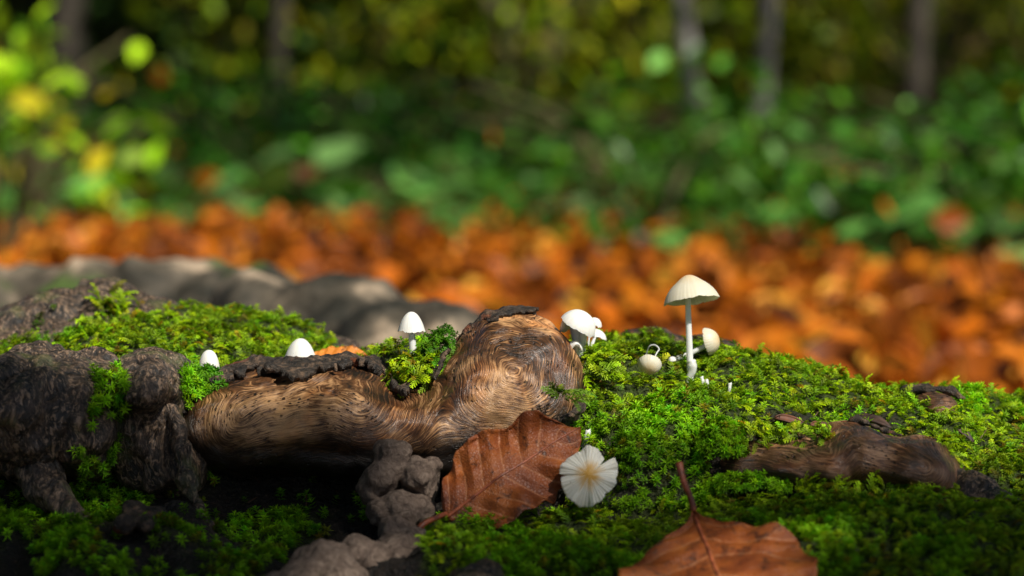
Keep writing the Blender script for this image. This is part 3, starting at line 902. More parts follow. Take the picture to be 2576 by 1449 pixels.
def mushroom(label, group, cap_at, axis, Rc, Hc, prof, stem_pts, stem_r, mat='cap_white', ridges=30, ramp=.012, seed=1, lift=None, rimwave=.05, roll=0.0, stem_wob=.0):
    """cap_at: crown point; axis: direction the crown points to; Rc, Hc in metres"""
    base = Vector(stem_pts[-1])
    th = empty('mushroom', base)
    tag(th, label, 'mushroom', group)
    (tv, tf, ti), (uv, uf, ui) = cap_mesh(Rc, Hc, prof, ridges, ramp, rimwave, seed, lift)
    rot = Vector((0, 0, 1)).rotation_difference(Vector(axis).normalized()).to_matrix() @ Matrix.Rotation(roll, 3, 'Z')
    Rm = np.array(rot)
    tv = tv @ Rm.T + np.array(cap_at); uv = uv @ Rm.T + np.array(cap_at)
    cp = link('cap', mesh('cap', tv, tf, attrs={'tip': ti}), M[mat], th)
    link('gills', mesh('gills', uv, uf, attrs={'tip': ui}), M[mat], cp)
    if stem_pts:
        V, Fq = tube([tuple(p) for p in stem_pts], stem_r, 30, 14, stem_wob, seed)
        link('stem', mesh('stem', V, Fq, attrs={'tip': np.zeros(len(V))}), M['stem_white'], th)
    return th

u1 = PXM
def foot(px, py, down=10):
    h = hit(px, py + down); return h
def mm(px, d=1.0): return px * PXM * d

mushroom('small egg-shaped white mushroom peeping over moss beside the dark knobs', 'white mushrooms growing on the log', W(526, 880, 1.0), (0.02, -.05, 1), mm(27), mm(46), DOME,
         [W(526, 900, 1.0), W(526, 930, 1.0), W(526, 965, 1.005)], [mm(8), mm(8), mm(9)], ridges=26, ramp=.004, seed=1, rimwave=.02)
mushroom('white dome mushroom rising just behind the black bark rim', 'white mushrooms growing on the log', W(757, 851, 1.02), (0.04, -.06, 1), mm(40, 1.02), mm(50, 1.02), CONE,
         [W(757, 870, 1.02), W(757, 910, 1.02), W(757, 955, 1.03)], [mm(9), mm(9), mm(11)], ridges=34, ramp=.010, seed=2, rimwave=.05)
mushroom('white bell mushroom on a straight stalk in the notch left of the burl head', 'white mushrooms growing on the log', W(1035, 784, 1.0), (0.0, -.02, 1), mm(35), mm(49), CONE,
         [W(1034, 800, 1.0), W(1036, 840, 1.0), W(1038, 870, 1.0), W(1041, 905, 1.0), W(1042, 935, 1.0)], [mm(8), mm(8.5), mm(9), mm(10), mm(9)], ridges=34, ramp=.012, seed=3, rimwave=.06)
# the cluster right of the burl head
lf = lambda th: .95 * np.exp(-((np.angle(np.exp(1j * (th + 1.95)))) / .55) ** 2)
mushroom('white mushroom with a split folded cap and thick funnel stalk beside the burl', 'white mushroom cluster beside the burl', W(1447, 782, .995), (-.10, -.10, 1), mm(44), mm(54), DOME,
         [W(1450, 790, .995), W(1452, 825, .995), W(1454, 855, .995), W(1455, 890, .995), W(1456, 930, 1.0)], [mm(22), mm(19), mm(15), mm(12), mm(12)], ridges=24, ramp=.012, seed=4, lift=lf, rimwave=.08)
mushroom('tilted white mushroom with a drooping cap edge leaning away from the burl', 'white mushroom cluster beside the burl', W(1474, 787, .990), (.50, -.22, .85), mm(47), mm(40), DOME,
         [W(1470, 805, .990), W(1468, 840, .992), W(1464, 875, .996), W(1460, 925, 1.0)], [mm(9), mm(9.5), mm(10), mm(10)], ridges=26, ramp=.010, seed=5, rimwave=.08)
mushroom('small white mushroom at the foot of the cluster, cap half opened', 'white mushroom cluster beside the burl', W(1446, 857, .990), (.05, -.12, 1), mm(21), mm(25), DOME,
         [W(1447, 862, .990), W(1449, 885, .992), W(1456, 925, 1.0)], [mm(6.5), mm(6.5), mm(7.5)], ridges=18, ramp=.012, seed=6, lift=lambda th: .8 * np.exp(-((np.angle(np.exp(1j * (th + 1.3)))) / .6) ** 2), rimwave=.1)
mushroom('white mushroom on a thin curved stalk behind the cluster', 'white mushroom cluster beside the burl', W(1508, 829, 1.03), (.45, .05, 1), mm(28), mm(19), FLAT,
         [W(1500, 838, 1.03), W(1492, 860, 1.02), W(1482, 888, 1.01), W(1464, 925, 1.0)], [mm(4), mm(4), mm(4.5), mm(5)], ridges=20, ramp=.010, seed=7, rimwave=.08)
mushroom('tiny ribbed white mushroom on a hair-thin stalk behind the cluster', 'white mushroom cluster beside the burl', W(1499, 799, 1.02), (.25, .0, 1), mm(20), mm(21), DOME,
         [W(1496, 805, 1.02), W(1484, 840, 1.02), W(1480, 870, 1.02), W(1480, 900, 1.02)], [mm(2.6), mm(2.6), mm(3), mm(3)], ridges=14, ramp=.05, seed=8, rimwave=.12)
# tall one
fb = foot(1735, 945, 15); dT = depth_at(1735, 960)
tall = mushroom('tall cream mushroom with a pointed ribbed cap and long straight stalk', 'white mushrooms growing on the log', W(1731, 692, dT), (-.13, .20, 1), mm(71, dT), mm(66, dT), UMBO,
         [W(1731, 715, dT), W(1731, 770, dT), W(1733, 830, dT), W(1735, 890, dT), W(1737, 960, dT)], [mm(7.2), mm(7.2), mm(7.6), mm(8.6), mm(8.6)], mat='cap_cream', ridges=40, ramp=.009, seed=9, rimwave=.05)
V, Fq = tube([W(1738, 905, dT - .0012), W(1739, 925, dT - .0012), W(1735, 948, dT), W(1732, 965, dT)], [mm(12.5), mm(12), mm(10), mm(6)], 18, 16, mm(4.5), 5)
link('torn_sheath', mesh('torn_sheath', V, Fq, attrs={'tip': np.zeros(len(V))}), M['stem_white'], tall)
# leaning
dl = dT + .012
mushroom('cream mushroom keeled over sideways on a leaning stalk behind the tall one', 'white mushrooms growing on the log', W(1809, 853, dl), (.93, -.28, .22), mm(36), mm(32), DOME,
         [W(1790, 862, dl), W(1755, 880, dl), W(1715, 898, dl), W(1676, 910, dl), W(1660, 925, dl)], [mm(5.5), mm(6), mm(6.5), mm(6.5), mm(5)], mat='cap_cream', ridges=30, ramp=.015, seed=10, rimwave=.07)
# pendent
dp = depth_at(1640, 925) - .012
mushroom('cream mushroom hanging upside down from an arched stalk above the moss', 'white mushrooms growing on the log', W(1632, 933, dp - .004), (-.12, -.78, -.60), mm(31), mm(27), DOME,
         [W(1644, 905, dp + .002), W(1652, 888, dp + .004), W(1658, 878, dp + .006), W(1648, 868, dp + .008), W(1634, 871, dp + .009), W(1626, 890, dp + .011), W(1616, 925, dp + .014)], [mm(1.8)] * 7, mat='cap_cream', ridges=30, ramp=.012, seed=11, rimwave=.06)
dq = depth_at(1690, 925)
mushroom('tiny white button mushroom in moss beside the leaning stalk', 'white mushrooms growing on the log', W(1691, 897, dq), (0, -.2, 1), mm(10), mm(10), DOME,
         [W(1691, 900, dq), W(1691, 915, dq), W(1691, 935, dq)], [mm(3), mm(3), mm(3)], ridges=12, ramp=.04, seed=12)
def stub(label, pts, rad, seed):
    b = empty('mushroom_stub', pts[-1]); tag(b, label, 'mushroom stub', 'broken mushroom stalks in the moss')
    V, Fq = tube([tuple(p) for p in pts], [mm(r) for r in rad], 14, 10, mm(1.2), seed)
    link('stalk', mesh('stalk', V, Fq, attrs={'tip': np.zeros(len(V))}), M['stem_white'], b)
    V, Fq = tube([tuple(pts[0] + Vector((0, 0, mm(1)))), tuple(pts[0] + Vector((mm(2), 0, -mm(2))))], [mm(rad[0] * .75), mm(rad[0] * .5)], 4, 8, mm(1), seed)
    link('torn_end', mesh('torn_end', V, Fq, attrs={'tip': np.ones(len(V))}), M['stem_white'], b)
for lab, x0, y0, x1, y1, r0, r1, sd in (
        ('short broken white stalk, the left of two side by side in moss', 1765, 948, 1770, 985, 5, 4.5, 1),
        ('curved broken white stalk, the right of two side by side in moss', 1777, 955, 1781, 1000, 4.5, 4.5, 2),
        ('lone slanting broken stalk in moss apart from the pair', 1837, 964, 1826, 1005, 4.5, 4, 3),
        ('pale broken stalk in moss above the splayed mushroom', 1481, 1082, 1466, 1130, 7, 8, 4)):
    dd = depth_at((x0 + x1) / 2, (y0 + y1) / 2 + 10) - .003
    stub(lab, [W(x0, y0, dd), W((x0 + x1) / 2 + 2, (y0 + y1) / 2, dd), W(x1, y1, dd + .003)], [r0, (r0 + r1) / 2, r1], sd)

# splayed cap seen from above
def splayed():
    dd = .928
    c = W(1480, 1197, dd)
    th = empty('mushroom', W(1480, 1230, dd + .03)); tag(th, 'splayed cream mushroom cap with split petal-like lobes and amber centre', 'mushroom', 'white mushrooms growing on the log')
    na, nr = 240, 22
    a = np.linspace(0, 2 * np.pi, na, endpoint=False)
    rr_ = 1 + .025 * noise3(np.stack([np.cos(a) * 7, np.sin(a) * 7, a * 0], 1), 1.0, 9, 3)
    out = rr_ * np.interp(np.degrees(a) % 360, [0, 12, 25, 38, 45, 50, 62, 80, 92, 98, 104, 112, 125, 140, 150, 160, 172, 176, 181, 195, 215, 235, 255, 262, 266, 275, 290, 308, 314, 322, 335, 350, 360],
                    [72, 78, 84, 88, 44, 66, 72, 78, 79, 77, 73, 71, 71, 72, 74, 75, 72, 52, 68, 73, 74, 76, 77, 74, 76, 75, 72, 68, 60, 65, 69, 72, 72]) * mm(1, dd)
    V, tip = [], []
    for k in range(nr):
        s = k / (nr - 1)
        r = out * s
        z = mm(9) * (1 - s) ** 1.5 - mm(20) * s ** 3 * (.5 + .5 * np.sin(3 * a + .5) + .25 * np.sin(7 * a)) + mm(2.2) * s * np.cos(5 * a + 1) * s + mm(1.1) * np.cos(46 * a) * s + mm(3) * np.sin(9 * a + 2) * s ** 3 + mm(1.6) * np.sin(17 * a) * s ** 2
        V.append(np.stack([r * np.cos(a), r * np.sin(a), z], 1)); tip += [1 - s] * na
    V = np.concatenate(V)
    aa = np.tile(a, nr)
    tip = np.array(tip) + .13 * noise3(np.stack([np.cos(aa) * 6, np.sin(aa) * 6, aa * 0], 1), 1.0, 3, 3) + .06 * noise3(V, 900, 3, 2)
    i, j = np.meshgrid(np.arange(nr - 1), np.arange(na), indexing='ij'); j2 = (j + 1) % na
    Q = np.stack([i * na + j, (i + 1) * na + j, (i + 1) * na + j2, i * na + j2], -1).reshape(-1, 4)
    n = Vector((.05, -.90, .42)).normalized(); xa = Vector((1, 0, 0)); ya = n.cross(xa).normalized(); xa = ya.cross(n)
    B = np.array([xa, ya, n])
    top = V @ B + np.array(c)
    bot = (V - np.array([0, 0, mm(3)])) @ B + np.array(c)
    rim_ = np.arange(na) + (nr - 1) * na; nV = len(V)
    side = np.stack([rim_, rim_ + nV, np.roll(rim_, -1) + nV, np.roll(rim_, -1)], 1)
    link('cap', mesh('cap', np.vstack([top, bot]), np.vstack([Q, Q[:, ::-1] + nV, side]), attrs={'tip': np.concatenate([tip, tip])}), M['splay'], th)
    Vt, Fq = tube([c + n * -.0005, c - n * .008, W(1480, 1240, dd + .045)], [mm(9), mm(9), mm(9)], 12, 10)
    link('stem', mesh('stem', Vt, Fq, attrs={'tip': np.zeros(len(Vt))}), M['stem_white'], th)
splayed()

# ------------------------------------------------------------------ dead leaves
def beech_leaf(L, Wd, nu=60, nv=33, pairs=7, corr=.0012, cup=.0, edgewave=.0015, bend=0.0, twist=0.0, seed=0, vein_w=.06, ue=.80, up_=.78):
    """leaf in its own frame: x along the midrib, y across, z up"""
    u = np.linspace(0, 1, nu); v = np.linspace(-1, 1, nv)
    U, Vv = np.meshgrid(u, v, indexing='ij')
    w = Wd / 2 * np.sin(np.pi * U ** ue) ** up_ * (1 - .10 * U)
    sid = U * 1.0 - np.abs(Vv) * .16                     # side veins run forward
    ph = sid * pairs * 1.08
    jit = np.cumsum(np.random.default_rng(seed).normal(0, 1, nu)); jit = (jit - np.linspace(jit[0], jit[-1], nu)) / (np.abs(jit).max() + 1e-9)
    ph = ph + .22 * jit[:, None] * (1 + .4 * np.sign(Vv))
    w = w * (1 + .05 * np.sin(U * 17 + seed + 2.2 * (Vv > 0)) * np.abs(Vv) ** 2)
    w = w * (1 + .025 * np.cos(2 * np.pi * ph) * np.abs(Vv) ** 3)
    X = U * L; Y = Vv * w
    Z = -corr * (1 - 4 * np.abs(ph - np.round(ph))) * np.abs(Vv) ** .7 * np.sin(np.pi * np.clip(U, 0, 1)) ** .5
    Z = Z + cup * (np.abs(Vv) ** 1.6) * w + bend * (U - .5) ** 2 * L + twist * Vv * w * (U - .3)
    P = np.stack([X, Y, Z], -1).reshape(-1, 3)
    P[:, 2] += edgewave * noise3(P, 90, seed, 2) * (.3 + np.abs(Vv).ravel() ** 2)
    P[:, 1] += .0009 * noise3(P, 140, seed + 3, 2) * (np.abs(Vv).ravel() > .9)
    dphi = np.abs(ph - np.round(ph))
    vein = np.clip(1 - dphi / vein_w, 0, 1) * (np.abs(Vv) > .02) * (np.abs(Vv) < .95) * .75
    vein = np.maximum(vein, np.clip(1 - np.abs(Vv) / .035, 0, 1))
    i, j = np.meshgrid(np.arange(nu - 1), np.arange(nv - 1), indexing='ij')
    Q = np.stack([i * nv + j, (i + 1) * nv + j, (i + 1) * nv + j + 1, i * nv + j + 1], -1).reshape(-1, 4)
    return P, Q, vein.ravel()

def hero(label, mat, base, tip, normal, Wd, stalk_pts, stalk_r, group=None, **kw):
    base, tip = Vector(base), Vector(tip)
    L = (tip - base).length
    P, Q, vein = beech_leaf(L, Wd, **kw)
    xa = (tip - base).normalized(); n = Vector(normal); n = (n - xa * n.dot(xa)).normalized(); ya = n.cross(xa)
    B = np.array([xa, ya, n])
    Wp = P @ B + np.array(base)
    o = empty('beech_leaf', base); tag(o, label, 'leaf', group)
    bl = link('blade', mesh('blade', Wp, Q, attrs={'vein': vein}), M[mat], o)
    so = bl.modifiers.new('thickness', 'SOLIDIFY'); so.thickness = .0003
    nu = kw.get('nu', 60); nv = kw.get('nv', 33)
    mid = Wp.reshape(nu, nv, 3)[:, nv // 2]
    V, Fq = tube([tuple(mid[k] + np.array(n) * .0002) for k in range(0, nu - 3, max(6, nu // 15))], [.00065, .0005, .0004, .0003, .0002], 40, 8)
    link('midrib', mesh('midrib', V, Fq), M['stalk'], o)
    if stalk_pts:
        V, Fq = tube([tuple(p) for p in stalk_pts], stalk_r, 24, 10, .0001)
        link('stalk', mesh('stalk', V, Fq), M['stalk'], o)
    return o

hb = W(1122, 1292, .928)
hero('russet beech leaf with raised veins propped against the burl', 'hero_leaf', hb, W(1462, 1062, .944), (-.12, -.88, .46), .0355,
     [hb, W(1100, 1302, .924), W(1065, 1318, .920), W(1048, 1342, .919)], [.0008, .0009, .001, .0013], cup=.12, corr=.0011, edgewave=.005, bend=-.18, twist=.25, seed=5, pairs=7, nu=230, nv=61, vein_w=.05)
dF = .893
fb = W(1745, 1285, dF)
hero('amber beech leaf lying on the mossy front edge of the log', 'front_leaf', fb, W(1885, 1660, .812), (-.10, -.68, .72), .062,
     [fb, W(1738, 1255, dF), W(1718, 1205, dF), W(1708, 1165, dF + .002)], [.0011, .0010, .0010, .0012], cup=.06, corr=.0009, edgewave=.0022, bend=-.08, twist=0, seed=8, ue=.90, up_=1.4, pairs=6, nu=230, nv=61, vein_w=.04)
hero('orange beech leaf wedged behind the black bark rim', 'orange_leaf', W(780, 905, 1.045), W(935, 893, 1.05), (0.05, -.55, .83), .016,
     None, None, cup=.15, corr=.0005, edgewave=.002, seed=12, pairs=6)

# ------------------------------------------------------------------ taupe fungus
f1 = empty('lumpy_fungus', W(1000, 1340, .955)); tag(f1, 'taupe lumpy fungus piled up below the burl beside the russet leaf', 'fungus')
f2 = empty('lumpy_fungus', W(850, 1440, .92)); tag(f2, 'taupe lumpy fungus low in the moss at the log foot', 'fungus')
blob_part('upper_lobe', [E(985, 1135, .950, 44, 34, .008), E(990, 1165, .950, 44, 30, .009), E(968, 1200, .948, 52, 48, .011), E(940, 1230, .950, 36, 48, .010), E(1000, 1180, .948, 45, 30, .009)], 0.0006, .0022, M['fungus'], f1, disp=((.0017, 150, 131, 2), (.0005, 420, 132, 2)))
blob_part('side_lobe', [E(1055, 1200, .945, 48, 44, .011), E(1090, 1172, .948, 22, 16, .006), E(1075, 1235, .945, 30, 30, .008)], 0.0006, .0022, M['fungus'], f1, disp=((.0017, 150, 133, 2), (.0005, 420, 134, 2)))
blob_part('lower_lobe', [E(1015, 1280, .940, 62, 40, .011), E(960, 1285, .940, 40, 38, .010), E(1065, 1280, .942, 28, 42, .009), E(1005, 1265, .936, 30, 28, .008)], 0.0006, .0022, M['fungus'], f1, disp=((.0017, 150, 135, 2), (.0005, 420, 136, 2)))
blob_part('foot_lobe', [E(1000, 1335, .925, 46, 36, .012), E(1040, 1355, .920, 38, 36, .012)], 0.0006, .0022, M['fungus'], f1, disp=((.0017, 150, 137, 2), (.0005, 420, 138, 2)))
blob_part('lobe', [E(835, 1403, .892, 68, 44, .014), E(790, 1428, .888, 58, 44, .014), E(860, 1440, .888, 70, 40, .014)], 0.0006, .0025, M['fungus'], f2, disp=((.0017, 150, 139, 2), (.0005, 420, 140, 2)))
blob_part('lobe', [E(905, 1390, .898, 46, 40, .013), E(945, 1408, .902, 50, 36, .013)], 0.0006, .0025, M['fungus'], f2, disp=((.0017, 150, 141, 2), (.0005, 420, 142, 2)))
blob_part('lobe', [E(1000, 1388, .908, 50, 42, .013), E(1030, 1375, .910, 32, 32, .011)], 0.0006, .0025, M['fungus'], f2, disp=((.0017, 150, 143, 2), (.0005, 420, 144, 2)))
blob_part('lobe', [E(755, 1450, .880, 50, 32, .012), E(700, 1470, .878, 40, 32, .012)], 0.0006, .0025, M['fungus'], f2, disp=((.0017, 150, 145, 2), (.0005, 420, 146, 2)))

# ------------------------------------------------------------------ husks and scraps on the moss
def husk(label, a, b, wd, mat, seed):
    a, b = Vector(a), Vector(b)
    P, Q, vein = beech_leaf((b - a).length, wd, nu=16, nv=9, corr=0, cup=.55, edgewave=.0003, bend=-.15, seed=seed)
    xa = (b - a).normalized(); n = Vector((0.1, -.5, .85)); n = (n - xa * n.dot(xa)).normalized(); ya = n.cross(xa)
    me = mesh('bud_husk', P @ np.array([xa, ya, n]) + np.array(a), Q)
    o = link('bud_husk', me, M[mat]); so = o.modifiers.new('thickness', 'SOLIDIFY'); so.thickness = .0004
    tag(o, label, 'husk', 'bud husks lying on the moss')
def on_moss(px, py, up=.0035):
    h = hit(px, py + 12); return W(px, py, depth_at(px, py + 12) - .003)
husk('dark pointed bud husk lying on moss above the worn root', on_moss(2135, 1043), on_moss(2240, 1072), .0045, 'husk', 1)
husk('reddish brown husk scrap on moss near the worn root', on_moss(1950, 1048), on_moss(2030, 1068), .0035, 'husk_red', 2)
husk('second reddish husk scrap, frayed, beside the dark husk', on_moss(2040, 1066), on_moss(2110, 1072), .003, 'husk_red', 3)
husk('small dark husk in moss on the right slope below the bark cap', on_moss(2410, 1082), on_moss(2450, 1110), .003, 'husk', 4)
husk('brown scale lying in bright moss behind the mushrooms', W(890 * .0 + 683, 833, 1.09), W(707, 845, 1.085), .0028, 'husk_red', 5)
for q, (x0, y0, x1, y1, lab) in enumerate(((770, 1240, 765, 1300, 'thin pale twig stuck in the dark moss below the burl'), (2405, 1225, 2425, 1175, 'short brown twig beside the end of the worn root'), (870, 1300, 855, 1345, 'frayed brown twig by the taupe fungus'))):
    dd = depth_at(x0, y0) - .004
    V, Fq = tube([W(x0, y0, dd), W((x0 + x1) / 2 + 3, (y0 + y1) / 2, dd - .001), W(x1, y1, dd)], [mm(2), mm(2.4), mm(1.5)], 10, 6)
    tag(link('twig', mesh('twig', V, Fq), M['husk_red']), lab, 'twig', 'twigs on the log')

# crumbs of bark, needles and bud scales caught in the moss
P, Nn = sample(BV, BQ, 5200)
q = proj(P)
strip = (q[:, 0] > 1850) & (q[:, 0] < 2260) & (np.abs(q[:, 1] - 1050) < 26)
k = (P[:, 2] > .05) & (P[:, 1] < 1.12) & ((R.random(len(P)) < .14) | (strip & (R.random(len(P)) < .9)))
P = P[k] + np.array([0, -.0006, .0022]) + R.normal(0, .0007, (k.sum(), 3)); n = len(P)
rot = euler_mats(R.normal(0, .7, n), R.normal(0, .7, n), R.uniform(0, 6.28, n))
sh_ = np.array([(-1, -.25, 0), (1, -.15, .1), (.8, .3, 0), (-.9, .25, .1), (0, 0, .25)]) * .5
wd = np.stack([R.uniform(.0012, .0055, n), R.uniform(.0008, .0022, n), np.full(n, .0012)], 1)
V = np.einsum('nij,npj->npi', rot, sh_[None] * wd[:, None]) + P[:, None]
Q = (np.array([(0, 1, 4), (1, 2, 4), (2, 3, 4), (3, 0, 4)])[None] + (np.arange(n) * 5)[:, None, None]).reshape(-1, 3)
cc = np.array([(.05, .02, .010), (.13, .05, .02), (.02, .012, .008), (.22, .12, .06), (.09, .05, .03)])[R.integers(0, 5, n)]
tag(link('bark_crumbs', mesh('bark_crumbs', V.reshape(-1, 3), Q, smooth=False, colr=np.repeat(cc, 5, 0)), M['litter_stuff']), 'brown bark crumbs and bud scales caught in the moss', 'crumbs', kind='stuff')

# ------------------------------------------------------------------ root behind
gr = empty('surface_root', W(400, 760, 1.75)); gr.location.z = 0
tag(gr, 'thick grey root running along the ground behind the log', 'root')
def CR(a, b, ra, rb): return ('c', tuple(W(*a)), tuple(W(*b)), ra, rb)
blob_part('root_body', [CR((-900, 985, 1.75), (-300, 945, 1.75), .075, .07), CR((-300, 945, 1.75), (200, 935, 1.75), .07, .065), CR((200, 935, 1.75), (520, 925, 1.72), .065, .056), CR((520, 925, 1.72), (740, 935, 1.68), .056, .050),
                        CR((700, 975, 1.60), (860, 968, 1.56), .050, .046), CR((860, 968, 1.56), (1000, 965, 1.52), .046, .036), CR((1000, 965, 1.52), (1120, 985, 1.50), .036, .03), CR((1120, 985, 1.50), (1400, 1080, 1.46), .03, .028)], .004, .02, M['greyroot'], gr, disp=((.016, 13, 151, 3), (.004, 60, 152, 2)))

# ------------------------------------------------------------------ leaf litter
def litter_leaf(rng, L=1.0):
    nu, nv = 5, 3
    u = np.linspace(0, 1, nu); v = np.linspace(-1, 1, nv)
    U, Vv = np.meshgrid(u, v, indexing='ij')
    w = .30 * np.sin(np.pi * U ** .85) ** .8
    X, Y = U - .5, Vv * w
    Z = rng.uniform(-.5, .9) * (U - .5) ** 2 + rng.uniform(-.3, .6) * np.abs(Vv) ** 1.5 * w + rng.uniform(-.5, .5) * Vv * w * (U - .5) + .03 * np.cos(U * 26) * np.abs(Vv)
    P = np.stack([X, Y, Z], -1).reshape(-1, 3) * L
    i, j = np.meshgrid(np.arange(nu - 1), np.arange(nv - 1), indexing='ij')
    Q = np.stack([i * nv + j, (i + 1) * nv + j, (i + 1) * nv + j + 1, i * nv + j + 1], -1).reshape(-1, 4)
    return P, Q
LT = [litter_leaf(R) for _ in range(8)]
RC = np.array([(0.045, 0.012, 0.004), (0.18, 0.045, 0.005), (0.48, 0.115, 0.004), (0.64, 0.205, 0.008), (0.56, 0.14, 0.015), (0.74, 0.38, 0.04)])
RP = np.array([0, .2, .45, .65, .82, 1.0])
def litter_stuff(n, y0, y1):
    y = (y0 ** 1.0 + (y1 - y0) * R.random(n)); x = (R.random(n) * 2 - 1) * (.45 + .30 * y)
    keep = ~((y < 1.3) & (np.abs(x) < .42)) & ((y > 2.4) | (R.random(n) < .35))
    x, y = x[keep], y[keep]; n = len(x)
    z = ground_z(x, y) + .01 + .05 * R.random(n) ** 1.6
    rot = euler_mats(R.normal(0, .6, n), R.normal(0, .6, n), R.uniform(0, 6.28, n))
    s = R.uniform(.030, .062, n); f = np.clip(R.beta(1.0, 1.25, n) + .30 * noise3(np.stack([x, y, 0 * x], 1), 2.6, 5, 3) - .03, 0, 1)
    cc = np.stack([np.interp(f, RP, RC[:, k]) for k in range(3)], 1)
    VV, FF, CC, o = [], [], [], 0
    wh = R.integers(0, len(LT), n)
    for k, (P, Q) in enumerate(LT):
        m = np.nonzero(wh == k)[0]
        w = np.einsum('nij,pj->npi', rot[m], P) * s[m][:, None, None] + np.stack([x, y, z], 1)[m][:, None]
        VV.append(w.reshape(-1, 3)); FF.append((Q[None] + (np.arange(len(m)) * len(P))[:, None, None] + o).reshape(-1, 4)); o += len(m) * len(P)
        CC.append(np.repeat(cc[m], len(P), 0))
    return np.concatenate(VV), np.concatenate(FF), np.concatenate(CC)
V, Q, Cc = litter_stuff(29000, .3, 11.0)
tag(link('leaf_litter', mesh('leaf_litter', V, Q, colr=Cc), M['litter_stuff']), 'blurred carpet of orange and brown fallen beech leaves', 'leaf litter', kind='stuff')
LM = []
for P, Q in LT:
    me = mesh('fallen_leaf', P, Q); me.materials.append(M['litter']); LM.append(me)
k = 0
while k < 280:
    y = random.uniform(2.55, 4.6); x = random.uniform(-1, 1) * (.03 + .185 * y)
    px, py = proj([(x, y, .03)])[0]
    if px < 700 + (py - 800) * -.5: continue
    o = bpy.data.objects.new('fallen_leaf', LM[k % len(LM)]); col.objects.link(o)
    o.location = (x, y, float(ground_z(np.array(x), np.array(y))) + random.uniform(.035, .055))
    o.rotation_euler = (random.gauss(0, .45), random.gauss(0, .45), random.uniform(0, 6.28))
    s = random.uniform(.04, .065); o.scale = (s, s, s)
    tag(o, 'curled orange beech leaf among fallen leaves on the ground behind the log', 'leaf', 'fallen leaves on the ground behind the log')
    k += 1

# ------------------------------------------------------------------ background plants
def leaf_cloud(n, shape, size, cols, flat=.35, seed=0):
    rng = np.random.default_rng(seed)
    P = shape(rng, n)
    nu = np.array([(-.5, 0, 0), (-.2, .26, .05), (.15, .24, .05), (.5, 0, -.06), (.15, -.24, .05), (-.2, -.26, .05), (0, 0, -.01)])
    Fq = np.array([(0, 6, 1, 1), (1, 6, 2, 2), (2, 6, 3, 3), (3, 6, 4, 4), (4, 6, 5, 5), (5, 6, 0, 0)])[:, :3][:, [0, 1, 2]]
    rot = euler_mats(rng.normal(0, flat, n), rng.normal(0, flat, n), rng.uniform(0, 6.28, n))
    s = rng.uniform(.7, 1.25, n) * size
    V = np.einsum('nij,pj->npi', rot, nu) * s[:, None, None] + P[:, None]
    Q = (Fq[None] + (np.arange(n) * 7)[:, None, None]).reshape(-1, 3)[:, ::-1]
    c = np.array(cols)[rng.integers(0, len(cols), n)] * np.clip(rng.lognormal(-.12, .5, (n, 1)), .25, 2.2)
    return V.reshape(-1, 3), Q, np.repeat(c, 7, 0)

def dome(rx, rz, fill=.55):
    def f(rng, n):
        u = rng.normal(0, 1, (n, 3)); u /= np.linalg.norm(u, axis=1, keepdims=True); u[:, 2] = np.abs(u[:, 2])
        r = rng.uniform(fill, 1.0, (n, 1)) * (1 + .22 * noise3(u, 2.6, int(rng.integers(99)), 2))[:, None]
        return u * r * np.array([rx, rx, rz])
    return f

def bush_meshes(n, rx, rz, size, cols, mat, seed, stems=7, flat=.5):
    V, Q, Cc = leaf_cloud(n, dome(rx, rz), size, cols, flat, seed)
    lf = mesh('foliage', V, Q, smooth=False, colr=Cc); lf.materials.append(M[mat])
    rng = np.random.default_rng(seed + 1); sm = []
    for q in range(stems):
        a = rng.uniform(0, 6.28); e = np.array([math.cos(a) * rx * .8, math.sin(a) * rx * .8, rz * rng.uniform(.5, .9)])
        V, Fq = tube([(0, 0, -.03), tuple(e * [.4, .4, .7]), tuple(e)], [rz * .022, rz * .016, rz * .008], 10, 6)
        st = mesh('stem', V, Fq); st.materials.append(M['stem_green']); sm.append(st)
    return lf, sm
def place_bush(name, ms, x, y, s, rz, label, cat, group, lift=0.0):
    o = empty(name, (x, y, float(ground_z(np.array(x), np.array(y)))))
    o.rotation_euler.z = rz; o.scale = (s, s, s)
    tag(o, label, cat, group)
    link('foliage', ms[0], None, o, loc=(0, 0, lift))
    for st in ms[1]: link('stem', st, None, o, loc=(0, 0, 0))
    return o
G_DEEP = [(.03, .15, .008), (.045, .20, .010), (.08, .27, .015), (.02, .10, .010), (.11, .28, .03)]
G_SKY_SHEEN = [(.045, .16, .020), (.065, .21, .025), (.11, .26, .05), (.03, .11, .010), (.08, .23, .010)]  # bluish greens paint the sky's sheen into the leaf colour
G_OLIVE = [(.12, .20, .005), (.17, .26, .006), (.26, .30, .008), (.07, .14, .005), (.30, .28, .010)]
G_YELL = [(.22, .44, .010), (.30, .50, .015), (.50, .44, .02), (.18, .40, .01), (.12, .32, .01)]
deep = [bush_meshes(430, .42, .38, .046, G_DEEP, 'bramble', 11 + k) for k in range(3)]
blue = [bush_meshes(430, .45, .36, .050, G_SKY_SHEEN, 'bramble', 21 + k) for k in range(3)]
oliv = [bush_meshes(1300, 1.0, 1.25, .066, G_OLIVE, 'foliage', 31 + k, 9, .9) for k in range(3)]
dark = [bush_meshes(1300, 1.1, 1.35, .072, [(.012, .035, .006), (.02, .05, .008), (.03, .06, .006)], 'foliage', 41 + k, 9, .9) for k in range(2)]  # leaf colours set dark to paint in deep shade
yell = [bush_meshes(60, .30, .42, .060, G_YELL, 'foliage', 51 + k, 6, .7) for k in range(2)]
seed_ = random.Random(5)
